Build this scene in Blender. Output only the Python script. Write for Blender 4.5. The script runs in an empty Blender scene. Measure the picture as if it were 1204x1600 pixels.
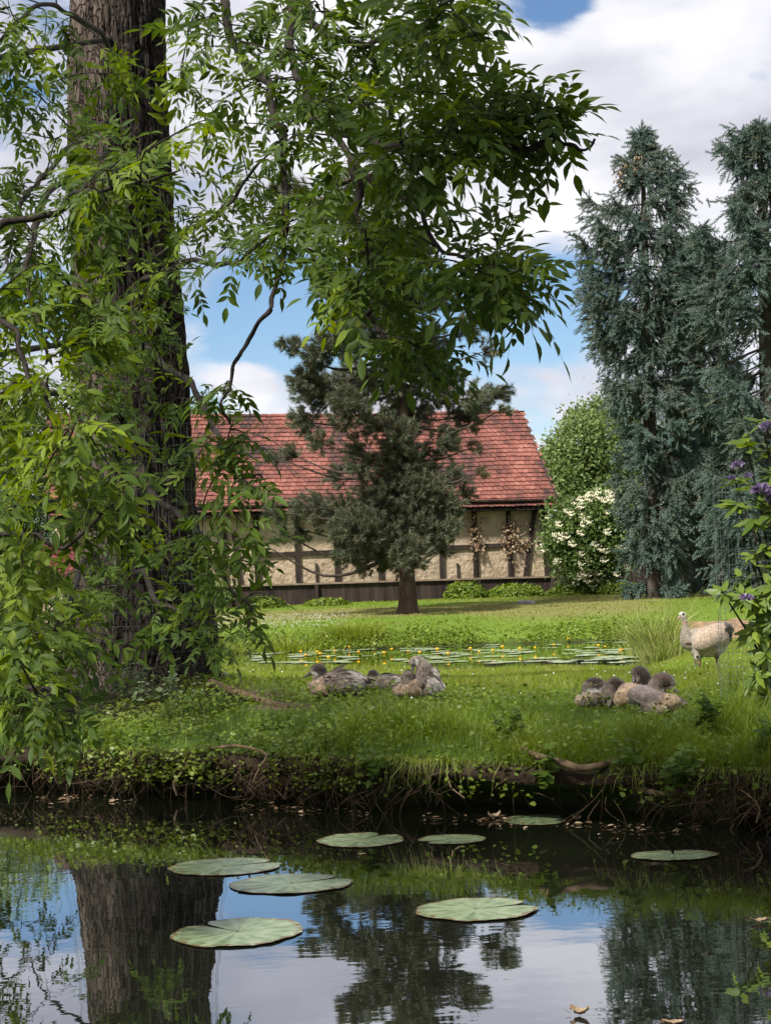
import bpy, math, random
import numpy as np
from mathutils import Vector, Matrix
from mathutils.kdtree import KDTree

rng = np.random.default_rng(7)
random.seed(7)
SC = bpy.context.scene
COL = SC.collection
R = math.radians

# ------------------------------------------------------------------ camera
F = 2400.0                      # focal length in photo pixels (photo 1204 x 1600)
CAM = np.array([0.0, 0.0, 1.2])
pitch = math.atan(125 / F)
roll = R(2.0)
fw = np.array([0, math.cos(pitch), math.sin(pitch)])
u0 = np.array([0, -math.sin(pitch), math.cos(pitch)])
x0 = np.array([1.0, 0, 0])
cr = math.cos(roll) * x0 - math.sin(roll) * u0
cu = math.sin(roll) * x0 + math.cos(roll) * u0

def ray(px, py):
    return fw + (px - 602) / F * cr + (800 - py) / F * cu

def P(px, py, d):
    v = ray(px, py)
    return CAM + v * (d / v[1])

def proj(p):
    q = np.asarray(p) - CAM
    z = q @ fw
    return 602 + F * (q @ cr) / z, 800 - F * (q @ cu) / z

cam = bpy.data.cameras.new('camera')
cam.sensor_fit = 'VERTICAL'
cam.sensor_height = 36.0
cam.lens = 36.0 * F / 1600.0
cam.clip_start = 0.05
cam.clip_end = 3000
camo = bpy.data.objects.new('camera', cam)
COL.objects.link(camo)
camo.matrix_world = Matrix((
    (cr[0], cu[0], -fw[0], CAM[0]), (cr[1], cu[1], -fw[1], CAM[1]),
    (cr[2], cu[2], -fw[2], CAM[2]), (0, 0, 0, 1)))
SC.camera = camo

# ------------------------------------------------------------------ noise
def _h(ix, iy, iz):
    n = (ix * 374761393 + iy * 668265263 + iz * 1274126177) & 0x7fffffff
    n = ((n ^ (n >> 13)) * 1103515245) & 0x7fffffff
    n = ((n ^ (n >> 15)) * 12345677) & 0x7fffffff
    return (n & 0xffff) / 65535.0

def vn(p):
    p = np.asarray(p, float)
    i = np.floor(p).astype(np.int64)
    f = p - i
    f = f * f * (3 - 2 * f)
    r = 0
    for dx in (0, 1):
        for dy in (0, 1):
            for dz in (0, 1):
                w = (f[..., 0] if dx else 1 - f[..., 0]) * (f[..., 1] if dy else 1 - f[..., 1]) * (f[..., 2] if dz else 1 - f[..., 2])
                r = r + w * _h(i[..., 0] + dx, i[..., 1] + dy, i[..., 2] + dz)
    return r

def fbm(p, o=3):
    p = np.asarray(p, float)
    a, s, t = 1.0, 0.0, 0.0
    for k in range(o):
        s = s + a * vn(p * 2 ** k + 17.3 * k)
        t += a
        a *= .5
    return s / t

def n2(x, y, sc, o=3, seed=0.0):
    x, y = np.broadcast_arrays(np.asarray(x, float), np.asarray(y, float))
    return fbm(np.stack([x * sc + seed, y * sc - seed, np.zeros_like(x + y) + seed], -1), o)

# ------------------------------------------------------------------ mesh building
class MB:
    def __init__(s):
        s.v, s.f, s.a, s.n = [], [], [], 0

    def add(s, v, f, tint=None):
        v = np.asarray(v, float).reshape(-1, 3)
        f = np.asarray(f, np.int64)
        s.v.append(v)
        s.f.append(f + s.n)
        t = np.full(len(v), .5) if tint is None else np.broadcast_to(np.asarray(tint, float), (len(v),))
        s.a.append(t)
        s.n += len(v)

    def stamp(s, T, TF, pos, Rm, sc, tint=None):
        """copies of a template (V,3) at pos (N,3), rotation Rm (N,3,3), scale (N,) or (N,3)"""
        T = np.asarray(T, float); TF = np.asarray(TF, np.int64)
        N, V = len(pos), len(T)
        if N == 0:
            return
        sc = np.asarray(sc, float)
        if sc.ndim == 1:
            sc = sc[:, None]
        L = T[None] * sc[:, None, :]
        W = np.einsum('nij,nvj->nvi', Rm, L) + np.asarray(pos)[:, None, :]
        Fs = (TF[None] + (np.arange(N) * V)[:, None, None]).reshape(-1, TF.shape[1])
        s.add(W.reshape(-1, 3), Fs, None if tint is None else np.repeat(tint, V))

    def tube(s, pts, rad, n=6, cap=True, tint=None):
        pts = np.asarray(pts, float)
        m = len(pts)
        rad = np.broadcast_to(np.asarray(rad, float), (m,))
        t = np.gradient(pts, axis=0)
        t /= np.linalg.norm(t, axis=1)[:, None] + 1e-9
        ref = np.array([0.123, .456, .88]) if abs(t[0][2]) < .8 else np.array([1.0, .2, 0])
        a = np.cross(t, ref)
        a /= np.linalg.norm(a, axis=1)[:, None] + 1e-9
        b = np.cross(t, a)
        ang = np.arange(n) * 2 * math.pi / n
        V = pts[:, None] + rad[:, None, None] * (np.cos(ang)[None, :, None] * a[:, None] + np.sin(ang)[None, :, None] * b[:, None])
        i = np.arange(m - 1)[:, None] * n
        j = np.arange(n)[None]
        k = (j + 1) % n
        Fq = np.stack([i + j, i + k, i + n + k, i + n + j], -1).reshape(-1, 4)
        s.add(V.reshape(-1, 3), Fq, tint)

    def box(s, c, h, Rm=None):
        v = np.array([[x, y, z] for x in (-1, 1) for y in (-1, 1) for z in (-1, 1)], float) * np.asarray(h)
        if Rm is not None:
            v = v @ np.asarray(Rm).T
        s.add(v + np.asarray(c), [[0, 1, 3, 2], [4, 6, 7, 5], [0, 4, 5, 1], [2, 3, 7, 6], [0, 2, 6, 4], [1, 5, 7, 3]])

    def grid(s, V, closed=False):
        """V (rows, cols, 3)"""
        r, c = V.shape[:2]
        i = np.arange(r - 1)[:, None] * c
        j = np.arange(c if closed else c - 1)[None]
        k = (j + 1) % c
        s.add(V.reshape(-1, 3), np.stack([i + j, i + k, i + c + k, i + c + j], -1).reshape(-1, 4))

    def mesh(s, name, smooth=True, attr=True):
        me = bpy.data.meshes.new(name)
        v = np.concatenate(s.v).astype(np.float32)
        me.vertices.add(len(v))
        me.vertices.foreach_set('co', v.ravel())
        tot = np.concatenate([np.full(len(f), f.shape[1], np.int32) for f in s.f])
        idx = np.concatenate([f.ravel() for f in s.f]).astype(np.int32)
        me.loops.add(len(idx))
        me.loops.foreach_set('vertex_index', idx)
        me.polygons.add(len(tot))
        st = np.concatenate([[0], np.cumsum(tot)[:-1]]).astype(np.int32)
        me.polygons.foreach_set('loop_start', st)
        me.polygons.foreach_set('loop_total', tot)
        me.polygons.foreach_set('use_smooth', np.full(len(tot), smooth))
        me.update(calc_edges=True)
        if attr:
            at = me.attributes.new('tint', 'FLOAT', 'POINT')
            at.data.foreach_set('value', np.concatenate(s.a).astype(np.float32))
        me.validate()
        return me

def obj(name, mb, mat, parent=None, smooth=True, loc=None):
    me = mb.mesh(name, smooth) if isinstance(mb, MB) else mb
    o = bpy.data.objects.new(name, me)
    COL.objects.link(o)
    if mat is not None:
        me.materials.clear()
        me.materials.append(mat)
    if loc is not None:                      # move the origin to loc, geometry stays where it is
        loc = Vector(loc)
        me.transform(Matrix.Translation(-loc))
        o.location = loc
    if parent is not None:
        o.parent = parent
        o.matrix_parent_inverse = parent.matrix_basis.inverted()
    return o

def tag(o, label=None, cat=None, group=None, kind=None):
    if label: o['label'] = label
    if cat: o['category'] = cat
    if group: o['group'] = group
    if kind: o['kind'] = kind
    return o

def thing(name, label, cat, loc, group=None):
    o = bpy.data.objects.new(name, None)
    o.empty_display_size = .1
    COL.objects.link(o)
    o.location = Vector([float(c) for c in loc])
    return tag(o, label, cat, group)

def copy_tree(o, parent=None):
    c = o.copy(); COL.objects.link(c)
    if parent is not None:
        c.parent = parent
    for ch in [k for k in o.children]:
        copy_tree(ch, c)
    return c

def frames(d, nrm):
    """(N,3) directions and rough normals -> (N,3,3) with columns side, dir, normal"""
    d = d / (np.linalg.norm(d, axis=1)[:, None] + 1e-9)
    s = np.cross(d, nrm)
    s /= np.linalg.norm(s, axis=1)[:, None] + 1e-9
    n = np.cross(s, d)
    return np.stack([s, d, n], -1)

def rdir(n):
    v = rng.normal(size=(n, 3))
    return v / np.linalg.norm(v, axis=1)[:, None]

def spline(pts, n):
    pts = np.asarray(pts, float)
    m = len(pts)
    q = np.vstack([2 * pts[0] - pts[1], pts, 2 * pts[-1] - pts[-2]])
    t = np.linspace(0, m - 1 - 1e-6, n)
    i = t.astype(int)
    f = (t - i)[:, None]
    a, b, c, d = q[i], q[i + 1], q[i + 2], q[i + 3]
    return .5 * ((2 * b) + (-a + c) * f + (2 * a - 5 * b + 4 * c - d) * f ** 2 + (-a + 3 * b - 3 * c + d) * f ** 3)

# ------------------------------------------------------------------ materials
def newmat(name):
    m = bpy.data.materials.new(name)
    m.use_nodes = True
    nt = m.node_tree
    nt.nodes.clear()
    out = nt.nodes.new('ShaderNodeOutputMaterial')
    return m, nt, out

def N(nt, t, **k):
    n = nt.nodes.new(t)
    for a, b in k.items():
        if a.startswith('i_'):
            n.inputs[a[2:]].default_value = b
        else:
            setattr(n, a, b)
    return n

def ramp(nt, fac, stops):
    r = nt.nodes.new('ShaderNodeValToRGB')
    e = r.color_ramp.elements
    while len(e) < len(stops):
        e.new(.5)
    for k, (p, c) in enumerate(stops):
        e[k].position = p
        e[k].color = (*c, 1)
    nt.links.new(fac, r.inputs[0])
    return r

def leafmat(name, cols, trans=.35, tcol=None, rough=.45, spec=.35, tint=None):
    """random per leaf; tint attribute shifts towards a second colour (young leaves, dead leaves)"""
    m, nt, out = newmat(name)
    g = N(nt, 'ShaderNodeNewGeometry')
    st = [(k / max(1, len(cols) - 1), c) for k, c in enumerate(cols)]
    r = ramp(nt, g.outputs['Random Per Island'], st)
    col = r.outputs[0]
    if tint:
        a = N(nt, 'ShaderNodeAttribute', attribute_name='tint')
        mx = N(nt, 'ShaderNodeMix', data_type='RGBA')
        nt.links.new(a.outputs['Fac'], mx.inputs[0])
        nt.links.new(col, mx.inputs[6])
        mx.inputs[7].default_value = (*tint, 1)
        col = mx.outputs[2]
    p = N(nt, 'ShaderNodeBsdfPrincipled')
    p.inputs['Roughness'].default_value = rough
    p.inputs['Specular IOR Level'].default_value = spec
    nt.links.new(col, p.inputs['Base Color'])
    if trans > 0:
        t = N(nt, 'ShaderNodeBsdfTranslucent')
        h = N(nt, 'ShaderNodeHueSaturation')
        h.inputs['Hue'].default_value = .485
        h.inputs['Saturation'].default_value = 1.1
        h.inputs['Value'].default_value = 1.5
        nt.links.new(col, h.inputs['Color'])
        nt.links.new(h.outputs[0], t.inputs[0])
        mx = N(nt, 'ShaderNodeMixShader')
        mx.inputs[0].default_value = trans
        nt.links.new(p.outputs[0], mx.inputs[1])
        nt.links.new(t.outputs[0], mx.inputs[2])
        nt.links.new(mx.outputs[0], out.inputs[0])
    else:
        nt.links.new(p.outputs[0], out.inputs[0])
    return m

def noisemat(name, stops, scale=5, detail=6, rough=.8, bump=.3, bscale=None, stretch=(1, 1, 1), spec=.2, dist=.02, island=0):
    m, nt, out = newmat(name)
    tc = N(nt, 'ShaderNodeTexCoord')
    mp = N(nt, 'ShaderNodeMapping')
    mp.inputs['Scale'].default_value = stretch
    nt.links.new(tc.outputs['Object'], mp.inputs[0])
    nz = N(nt, 'ShaderNodeTexNoise')
    nz.inputs['Scale'].default_value = scale
    nz.inputs['Detail'].default_value = detail
    nz.inputs['Roughness'].default_value = .62
    nt.links.new(mp.outputs[0], nz.inputs['Vector'])
    fac = nz.outputs[0]
    if island:
        g = N(nt, 'ShaderNodeNewGeometry')
        mm = N(nt, 'ShaderNodeMath', operation='MULTIPLY_ADD')
        nt.links.new(g.outputs['Random Per Island'], mm.inputs[0])
        mm.inputs[1].default_value = island
        nt.links.new(fac, mm.inputs[2])
        m2 = N(nt, 'ShaderNodeMath', operation='SUBTRACT')
        nt.links.new(mm.outputs[0], m2.inputs[0])
        m2.inputs[1].default_value = island / 2
        fac = m2.outputs[0]
    r = ramp(nt, fac, stops)
    p = N(nt, 'ShaderNodeBsdfPrincipled')
    p.inputs['Roughness'].default_value = rough
    p.inputs['Specular IOR Level'].default_value = spec
    nt.links.new(r.outputs[0], p.inputs['Base Color'])
    if bump:
        n2_ = N(nt, 'ShaderNodeTexNoise')
        n2_.inputs['Scale'].default_value = bscale or scale * 3
        n2_.inputs['Detail'].default_value = 5
        nt.links.new(mp.outputs[0], n2_.inputs['Vector'])
        b = N(nt, 'ShaderNodeBump')
        b.inputs['Strength'].default_value = bump
        b.inputs['Distance'].default_value = dist
        nt.links.new(n2_.outputs[0], b.inputs['Height'])
        nt.links.new(b.outputs[0], p.inputs['Normal'])
    nt.links.new(p.outputs[0], out.inputs[0])
    return m

M = {}
M['ash_leaf'] = leafmat('ash_leaf', [(.028, .056, .009), (.046, .084, .011), (.074, .122, .016)], .40, rough=.55, spec=.2, tint=(.17, .235, .014))
M['ash_bark'] = noisemat('ash_bark', [(.28, (.018, .014, .011)), (.5, (.07, .057, .045)), (.72, (.15, .13, .105))], 9, 8, .9, .8, 26, (1, 1, .22), .1, .03)
M['twig'] = noisemat('twig_bark', [(.3, (.010, .008, .006)), (.7, (.036, .028, .022))], 40, 4, .85, .3)
M['pine_bark'] = noisemat('pine_bark', [(.3, (.035, .024, .018)), (.55, (.11, .075, .055)), (.75, (.19, .14, .11))], 5, 8, .9, .9, 14, (1, 1, .35), .1, .06)
M['spruce_bark'] = noisemat('spruce_bark', [(.3, (.03, .024, .02)), (.7, (.10, .08, .065))], 6, 6, .9, .6, 14, (1, 1, .5), .1, .04)
M['pine_needle'] = leafmat('pine_needle', [(.055, .074, .040), (.085, .105, .058), (.135, .145, .085)], .15, rough=.55, spec=.3, tint=(.15, .11, .06))
M['spruce_needle'] = leafmat('spruce_needle', [(.044, .082, .064), (.080, .130, .106), (.150, .208, .182)], .1, rough=.55, spec=.3, tint=(.22, .15, .05))
M['tree_leaf'] = leafmat('tree_leaf', [(.085, .13, .036), (.125, .18, .05), (.18, .235, .08)], .3, spec=.25)
M['tree_leaf_grey'] = leafmat('tree_leaf_grey', [(.06, .095, .035), (.09, .13, .05), (.12, .165, .07)], .25, spec=.25)
M['dark_leaf'] = leafmat('dark_leaf', [(.012, .03, .012), (.02, .045, .018), (.03, .06, .024)], .15, spec=.25)
M['elder_leaf'] = leafmat('elder_leaf', [(.065, .11, .028), (.10, .155, .04), (.14, .20, .06)], .3, spec=.25)
M['cream'] = leafmat('cream_blossom', [(.62, .60, .40), (.75, .72, .52), (.82, .80, .66)], .2, spec=.1)
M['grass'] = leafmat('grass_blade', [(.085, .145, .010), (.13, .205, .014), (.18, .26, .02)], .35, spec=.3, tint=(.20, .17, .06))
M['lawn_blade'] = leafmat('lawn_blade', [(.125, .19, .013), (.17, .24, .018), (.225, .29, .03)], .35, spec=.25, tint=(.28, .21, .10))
M['cover'] = leafmat('cover_leaf', [(.070, .12, .012), (.115, .175, .016), (.17, .23, .026)], .3, spec=.3, tint=(.16, .15, .045))
M['weed_leaf'] = leafmat('weed_leaf', [(.055, .10, .012), (.08, .135, .018), (.11, .17, .026)], .3, rough=.6, spec=.15)
M['nettle_leaf'] = leafmat('nettle_leaf', [(.09, .13, .05), (.13, .17, .08), (.18, .22, .12)], .25, rough=.65, spec=.15)
M['reed'] = leafmat('reed_blade', [(.14, .19, .03), (.20, .25, .05), (.32, .32, .13)], .3, spec=.3)
M['rhodo_leaf'] = leafmat('rhodo_leaf', [(.065, .115, .014), (.105, .16, .018), (.17, .23, .022)], .3, rough=.45, spec=.3)
M['purple'] = leafmat('purple_blossom', [(.14, .095, .20), (.20, .14, .26), (.30, .235, .36)], .3, spec=.2)
M['root'] = noisemat('root_bark', [(.3, (.07, .045, .025)), (.7, (.20, .14, .085))], 18, 5, .85, .4)
M['rootlet'] = leafmat('rootlet', [(.030, .021, .014), (.06, .042, .026), (.12, .085, .05)], 0, rough=.85, spec=.1)
M['far_pad_sheen'] = leafmat('far_pad_sheen', [(.20, .26, .14), (.28, .34, .20), (.38, .43, .30)], 0, rough=.3, spec=.5)  # lightened base colour: sky sheen on the distant leaves is painted in
M['rootmat'] = leafmat('rootmat', [(.028, .018, .012), (.06, .037, .026), (.12, .08, .058)], 0, rough=.85, spec=.1)
M['white_flower'] = leafmat('white_flower', [(.7, .7, .66), (.8, .8, .8)], .2, spec=.1)
M['yellow_flower'] = leafmat('yellow_flower', [(.75, .45, .02), (.85, .55, .03)], .2, spec=.3)
M['pad'] = None
M['dry_leaf'] = leafmat('dry_leaf', [(.14, .09, .05), (.24, .16, .09), (.40, .32, .22)], .15, spec=.2)
M['stone'] = noisemat('stone', [(.3, (.16, .15, .14)), (.7, (.36, .34, .32))], 9, 6, .85, .6)
M['timber'] = noisemat('old_timber', [(.3, (.016, .012, .010)), (.7, (.055, .042, .034))], 7, 6, .85, .5, 20, (1, 1, .3))
M['clay'] = noisemat('clay_infill', [(.25, (.22, .165, .11)), (.5, (.41, .325, .225)), (.75, (.53, .43, .315))], 2.6, 8, .95, .9, 7, (1, 1, 1), .05, .06)
M['board'] = noisemat('dark_board', [(.3, (.018, .013, .012)), (.7, (.06, .042, .036))], 5, 6, .8, .4, 30, (1, 1, .12), .2, .01, .25)
M['cap'] = noisemat('cap_board', [(.3, (.17, .12, .085)), (.7, (.30, .23, .17))], 4, 6, .8, .3)
M['tile'] = noisemat('roof_tile', [(.33, (.045, .032, .030)), (.46, (.135, .056, .046)), (.59, (.215, .082, .063)), (.82, (.34, .16, .125))], .55, 10, .8, .3, 30, (1, 1, 1), .15, .01, .16)
M['redtile'] = noisemat('red_tile', [(.25, (.10, .022, .022)), (.75, (.20, .045, .043))], 1.5, 6, .7, .3, 20, (1, 1, 1), .2, .01, .3)
M['wire'] = None
m, nt, out = newmat('galvanised_wire')
p = N(nt, 'ShaderNodeBsdfPrincipled')
p.inputs['Base Color'].default_value = (.12, .14, .13, 1); p.inputs['Metallic'].default_value = .2; p.inputs['Roughness'].default_value = .5
nt.links.new(p.outputs[0], out.inputs[0]); M['wire'] = m

# lily pad: fine radial veins round the pad centre (object space), slightly glaucous
m, nt, out = newmat('lily_pad')
tc = N(nt, 'ShaderNodeTexCoord'); sp = N(nt, 'ShaderNodeSeparateXYZ')
nt.links.new(tc.outputs['Object'], sp.inputs[0])
at = N(nt, 'ShaderNodeMath', operation='ARCTAN2')
nt.links.new(sp.outputs[1], at.inputs[0]); nt.links.new(sp.outputs[0], at.inputs[1])
mu = N(nt, 'ShaderNodeMath', operation='MULTIPLY'); mu.inputs[1].default_value = 15
nt.links.new(at.outputs[0], mu.inputs[0])
si = N(nt, 'ShaderNodeMath', operation='SINE'); nt.links.new(mu.outputs[0], si.inputs[0])
nz = N(nt, 'ShaderNodeTexNoise'); nz.inputs['Scale'].default_value = 14; nz.inputs['Detail'].default_value = 7
nt.links.new(tc.outputs['Object'], nz.inputs['Vector'])
ad = N(nt, 'ShaderNodeMath', operation='MULTIPLY_ADD'); ad.inputs[1].default_value = .09
nt.links.new(si.outputs[0], ad.inputs[0]); nt.links.new(nz.outputs[0], ad.inputs[2])
r_ = ramp(nt, ad.outputs[0], [(.25, (.08, .12, .05)), (.5, (.16, .21, .105)), (.72, (.23, .27, .165))])
n7 = N(nt, 'ShaderNodeTexNoise'); n7.inputs['Scale'].default_value = 32; n7.inputs['Detail'].default_value = 3
nt.links.new(tc.outputs['Object'], n7.inputs['Vector'])
at7 = N(nt, 'ShaderNodeAttribute', attribute_name='tint')
a7 = N(nt, 'ShaderNodeMath', operation='MULTIPLY_ADD'); a7.inputs[1].default_value = .34
nt.links.new(at7.outputs['Fac'], a7.inputs[0]); nt.links.new(n7.outputs[0], a7.inputs[2])
m7 = N(nt, 'ShaderNodeMapRange'); m7.inputs[1].default_value = .70; m7.inputs[2].default_value = .78
nt.links.new(a7.outputs[0], m7.inputs[0])
x7 = N(nt, 'ShaderNodeMix', data_type='RGBA'); x7.inputs[7].default_value = (.12, .075, .03, 1)
nt.links.new(m7.outputs[0], x7.inputs[0]); nt.links.new(r_.outputs[0], x7.inputs[6])
p = N(nt, 'ShaderNodeBsdfPrincipled'); p.inputs['Roughness'].default_value = .26; p.inputs['Specular IOR Level'].default_value = .6
nt.links.new(x7.outputs[2], p.inputs['Base Color'])
b = N(nt, 'ShaderNodeBump'); b.inputs['Strength'].default_value = .4; b.inputs['Distance'].default_value = .004
nt.links.new(ad.outputs[0], b.inputs['Height']); nt.links.new(b.outputs[0], p.inputs['Normal'])
nt.links.new(p.outputs[0], out.inputs[0]); M['pad'] = m

# water: dark peaty pond with a mirror surface and faint ripples
m, nt, out = newmat('pond_water')
geo = N(nt, 'ShaderNodeNewGeometry')
mp = N(nt, 'ShaderNodeMapping'); mp.inputs['Scale'].default_value = (1.5, 2.2, 1)
nt.links.new(geo.outputs['Position'], mp.inputs[0])
nz = N(nt, 'ShaderNodeTexNoise'); nz.inputs['Scale'].default_value = 2.2; nz.inputs['Detail'].default_value = 3
nt.links.new(mp.outputs[0], nz.inputs['Vector'])
b = N(nt, 'ShaderNodeBump'); b.inputs['Strength'].default_value = .035; b.inputs['Distance'].default_value = .02
nt.links.new(nz.outputs[0], b.inputs['Height'])
fr = N(nt, 'ShaderNodeFresnel'); fr.inputs['IOR'].default_value = 2.2
gl = N(nt, 'ShaderNodeBsdfGlossy'); gl.inputs['Roughness'].default_value = .012; gl.inputs['Color'].default_value = (.92, .95, 1, 1)
df = N(nt, 'ShaderNodeBsdfDiffuse'); df.inputs['Color'].default_value = (.010, .011, .007, 1)
mx = N(nt, 'ShaderNodeMixShader')
nt.links.new(b.outputs[0], gl.inputs['Normal'])
fm_ = N(nt, 'ShaderNodeMath', operation='MULTIPLY'); fm_.use_clamp = True; fm_.inputs[1].default_value = 1.55
nt.links.new(fr.outputs[0], fm_.inputs[0]); nt.links.new(fm_.outputs[0], mx.inputs[0]); nt.links.new(df.outputs[0], mx.inputs[1]); nt.links.new(gl.outputs[0], mx.inputs[2])
nt.links.new(mx.outputs[0], out.inputs[0]); M['water'] = m

# ground: soil / grass / dry grass weights are painted as albedo in the 'soil' colour attribute
m, nt, out = newmat('ground')
vc = N(nt, 'ShaderNodeAttribute', attribute_name='soil')
tc = N(nt, 'ShaderNodeTexCoord')
nz = N(nt, 'ShaderNodeTexNoise'); nz.inputs['Scale'].default_value = 9; nz.inputs['Detail'].default_value = 8; nz.inputs['Roughness'].default_value = .7
nt.links.new(tc.outputs['Object'], nz.inputs['Vector'])
rr = ramp(nt, nz.outputs[0], [(.3, (.55, .55, .55)), (.7, (1.45, 1.45, 1.45))])
ml = N(nt, 'ShaderNodeMix', data_type='RGBA', blend_type='MULTIPLY'); ml.inputs[0].default_value = 1
nt.links.new(vc.outputs['Color'], ml.inputs[6]); nt.links.new(rr.outputs[0], ml.inputs[7])
p = N(nt, 'ShaderNodeBsdfPrincipled'); p.inputs['Roughness'].default_value = .95; p.inputs['Specular IOR Level'].default_value = .1
nt.links.new(ml.outputs[2], p.inputs['Base Color'])
b = N(nt, 'ShaderNodeBump'); b.inputs['Strength'].default_value = .8; b.inputs['Distance'].default_value = .03
n3 = N(nt, 'ShaderNodeTexNoise'); n3.inputs['Scale'].default_value = 30; n3.inputs['Detail'].default_value = 6
nt.links.new(tc.outputs['Object'], n3.inputs['Vector'])
nt.links.new(n3.outputs[0], b.inputs['Height']); nt.links.new(b.outputs[0], p.inputs['Normal'])
nt.links.new(p.outputs[0], out.inputs[0]); M['ground'] = m

# feathers: colour comes from the 'plume' colour attribute (plumage pattern), fine noise on top
def feathermat():
    m, nt, out = newmat('plumage')
    vc = N(nt, 'ShaderNodeAttribute', attribute_name='plume')
    tc = N(nt, 'ShaderNodeTexCoord')
    nz = N(nt, 'ShaderNodeTexNoise'); nz.inputs['Scale'].default_value = 55; nz.inputs['Detail'].default_value = 4
    nt.links.new(tc.outputs['Object'], nz.inputs['Vector'])
    rr = ramp(nt, nz.outputs[0], [(.3, (.6, .6, .6)), (.7, (1.35, 1.35, 1.35))])
    ml = N(nt, 'ShaderNodeMix', data_type='RGBA', blend_type='MULTIPLY'); ml.inputs[0].default_value = 1
    nt.links.new(vc.outputs['Color'], ml.inputs[6]); nt.links.new(rr.outputs[0], ml.inputs[7])
    p = N(nt, 'ShaderNodeBsdfPrincipled'); p.inputs['Roughness'].default_value = .9; p.inputs['Specular IOR Level'].default_value = .15
    p.inputs['Sheen Weight'].default_value = .3
    nt.links.new(ml.outputs[2], p.inputs['Base Color'])
    b = N(nt, 'ShaderNodeBump'); b.inputs['Strength'].default_value = .5; b.inputs['Distance'].default_value = .008
    nt.links.new(nz.outputs[0], b.inputs['Height']); nt.links.new(b.outputs[0], p.inputs['Normal'])
    nt.links.new(p.outputs[0], out.inputs[0])
    return m
M['plumage'] = feathermat()
def plain(name, c, rough=.5):
    m, nt, out = newmat(name)
    p = N(nt, 'ShaderNodeBsdfPrincipled'); p.inputs['Base Color'].default_value = (*c, 1); p.inputs['Roughness'].default_value = rough
    nt.links.new(p.outputs[0], out.inputs[0]); return m
M['feather_dark'] = leafmat('feather_dark', [(.03, .024, .02), (.05, .04, .035), (.08, .065, .055)], 0, rough=.7)
M['feather_grey'] = leafmat('feather_grey', [(.12, .10, .085), (.18, .15, .13), (.26, .22, .19)], 0, rough=.8)
M['down'] = leafmat('down', [(.10, .085, .07), (.17, .145, .12), (.26, .22, .19)], .2, rough=.9)
M['bill'] = plain('bill', (.09, .075, .075), .4)
M['pinkbill'] = plain('pink_bill', (.42, .22, .20), .4)
M['eye'] = plain('eye', (.012, .008, .006), .15)
M['leg'] = plain('goose_leg', (.36, .19, .16), .6)

# ------------------------------------------------------------------ light and sky
SUN_EL = R(50)
sdir = np.array([-.62, -.72, 0.0]); sdir /= np.linalg.norm(sdir)
to_sun = np.array([sdir[0] * math.cos(SUN_EL), sdir[1] * math.cos(SUN_EL), math.sin(SUN_EL)])
sl = bpy.data.lights.new('sun', 'SUN'); sl.energy = 4.0; sl.angle = R(6); sl.color = (1, .95, .88)
so = bpy.data.objects.new('sun', sl); COL.objects.link(so)
so.rotation_euler = Vector(to_sun).to_track_quat('Z', 'Y').to_euler()
so.location = (-20, -10, 40)

W = bpy.data.worlds.new('World'); SC.world = W
W.use_nodes = True
nt = W.node_tree; nt.nodes.clear()
out = N(nt, 'ShaderNodeOutputWorld')
sky = N(nt, 'ShaderNodeTexSky', sky_type='NISHITA', sun_disc=False)
sky.sun_elevation = SUN_EL; sky.sun_rotation = math.atan2(sdir[0], sdir[1]); sky.dust_density = .5; sky.ozone_density = 2.0
bg1 = N(nt, 'ShaderNodeBackground'); bg1.inputs[1].default_value = .07
hs = N(nt, 'ShaderNodeHueSaturation'); hs.inputs['Saturation'].default_value = 1.12
nt.links.new(sky.outputs[0], hs.inputs['Color']); nt.links.new(hs.outputs[0], bg1.inputs[0])
tc = N(nt, 'ShaderNodeTexCoord')
def vmath(op, a, b=None):
    n = N(nt, 'ShaderNodeVectorMath', operation=op)
    nt.links.new(a, n.inputs[0])
    if b is not None: n.inputs[1].default_value = b
    return n
def fmath(op, a, b, c=None):
    n = N(nt, 'ShaderNodeMath', operation=op)
    for i, v in enumerate((a, b, c)):
        if v is None: continue
        if isinstance(v, (int, float)): n.inputs[i].default_value = v
        else: nt.links.new(v, n.inputs[i])
    return n.outputs[0]
v1 = vmath('MULTIPLY', tc.outputs['Generated'], (1.0, 1.0, 2.1))
nzA = N(nt, 'ShaderNodeTexNoise'); nzA.inputs['Scale'].default_value = 6.5; nzA.inputs['Detail'].default_value = 9; nzA.inputs['Roughness'].default_value = .56; nzA.inputs['Distortion'].default_value = .25
nt.links.new(v1.outputs[0], nzA.inputs['Vector'])
dens = fmath('ADD', nzA.outputs[0], .135)
# clear patches of blue between the clouds (directions on the sky)
for (px, py, rad, amt) in ((876, 2, .022, .30), (888, 478, .060, .42), (600, 445, .05, .36), (432, 440, .04, .30), (770, 515, .034, .26), (430, 535, .044, .34), (180, 255, .022, .26), (40, 470, .035, .24), (60, 160, .028, .14), (980, 330, .09, -.25), (800, 250, .06, -.22), (300, 110, .06, -.15), (850, 660, .03, .14), (380, 590, .022, -.2), (640, 620, .035, -.12), (20, 300, .04, -.15)):
    dv = ray(px, py); dv = dv / np.linalg.norm(dv)
    dn = vmath('SUBTRACT', tc.outputs['Generated'], tuple(dv))
    ds = vmath('MULTIPLY', dn.outputs[0], (1 / rad, 1 / rad, 1.7 / rad))
    ln = N(nt, 'ShaderNodeVectorMath', operation='LENGTH'); nt.links.new(ds.outputs[0], ln.inputs[0])
    e = fmath('POWER', 2.718, fmath('MULTIPLY', fmath('MULTIPLY', ln.outputs['Value'], ln.outputs['Value']), -1.0))
    dens = fmath('MULTIPLY_ADD', e, -amt, dens)
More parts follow.
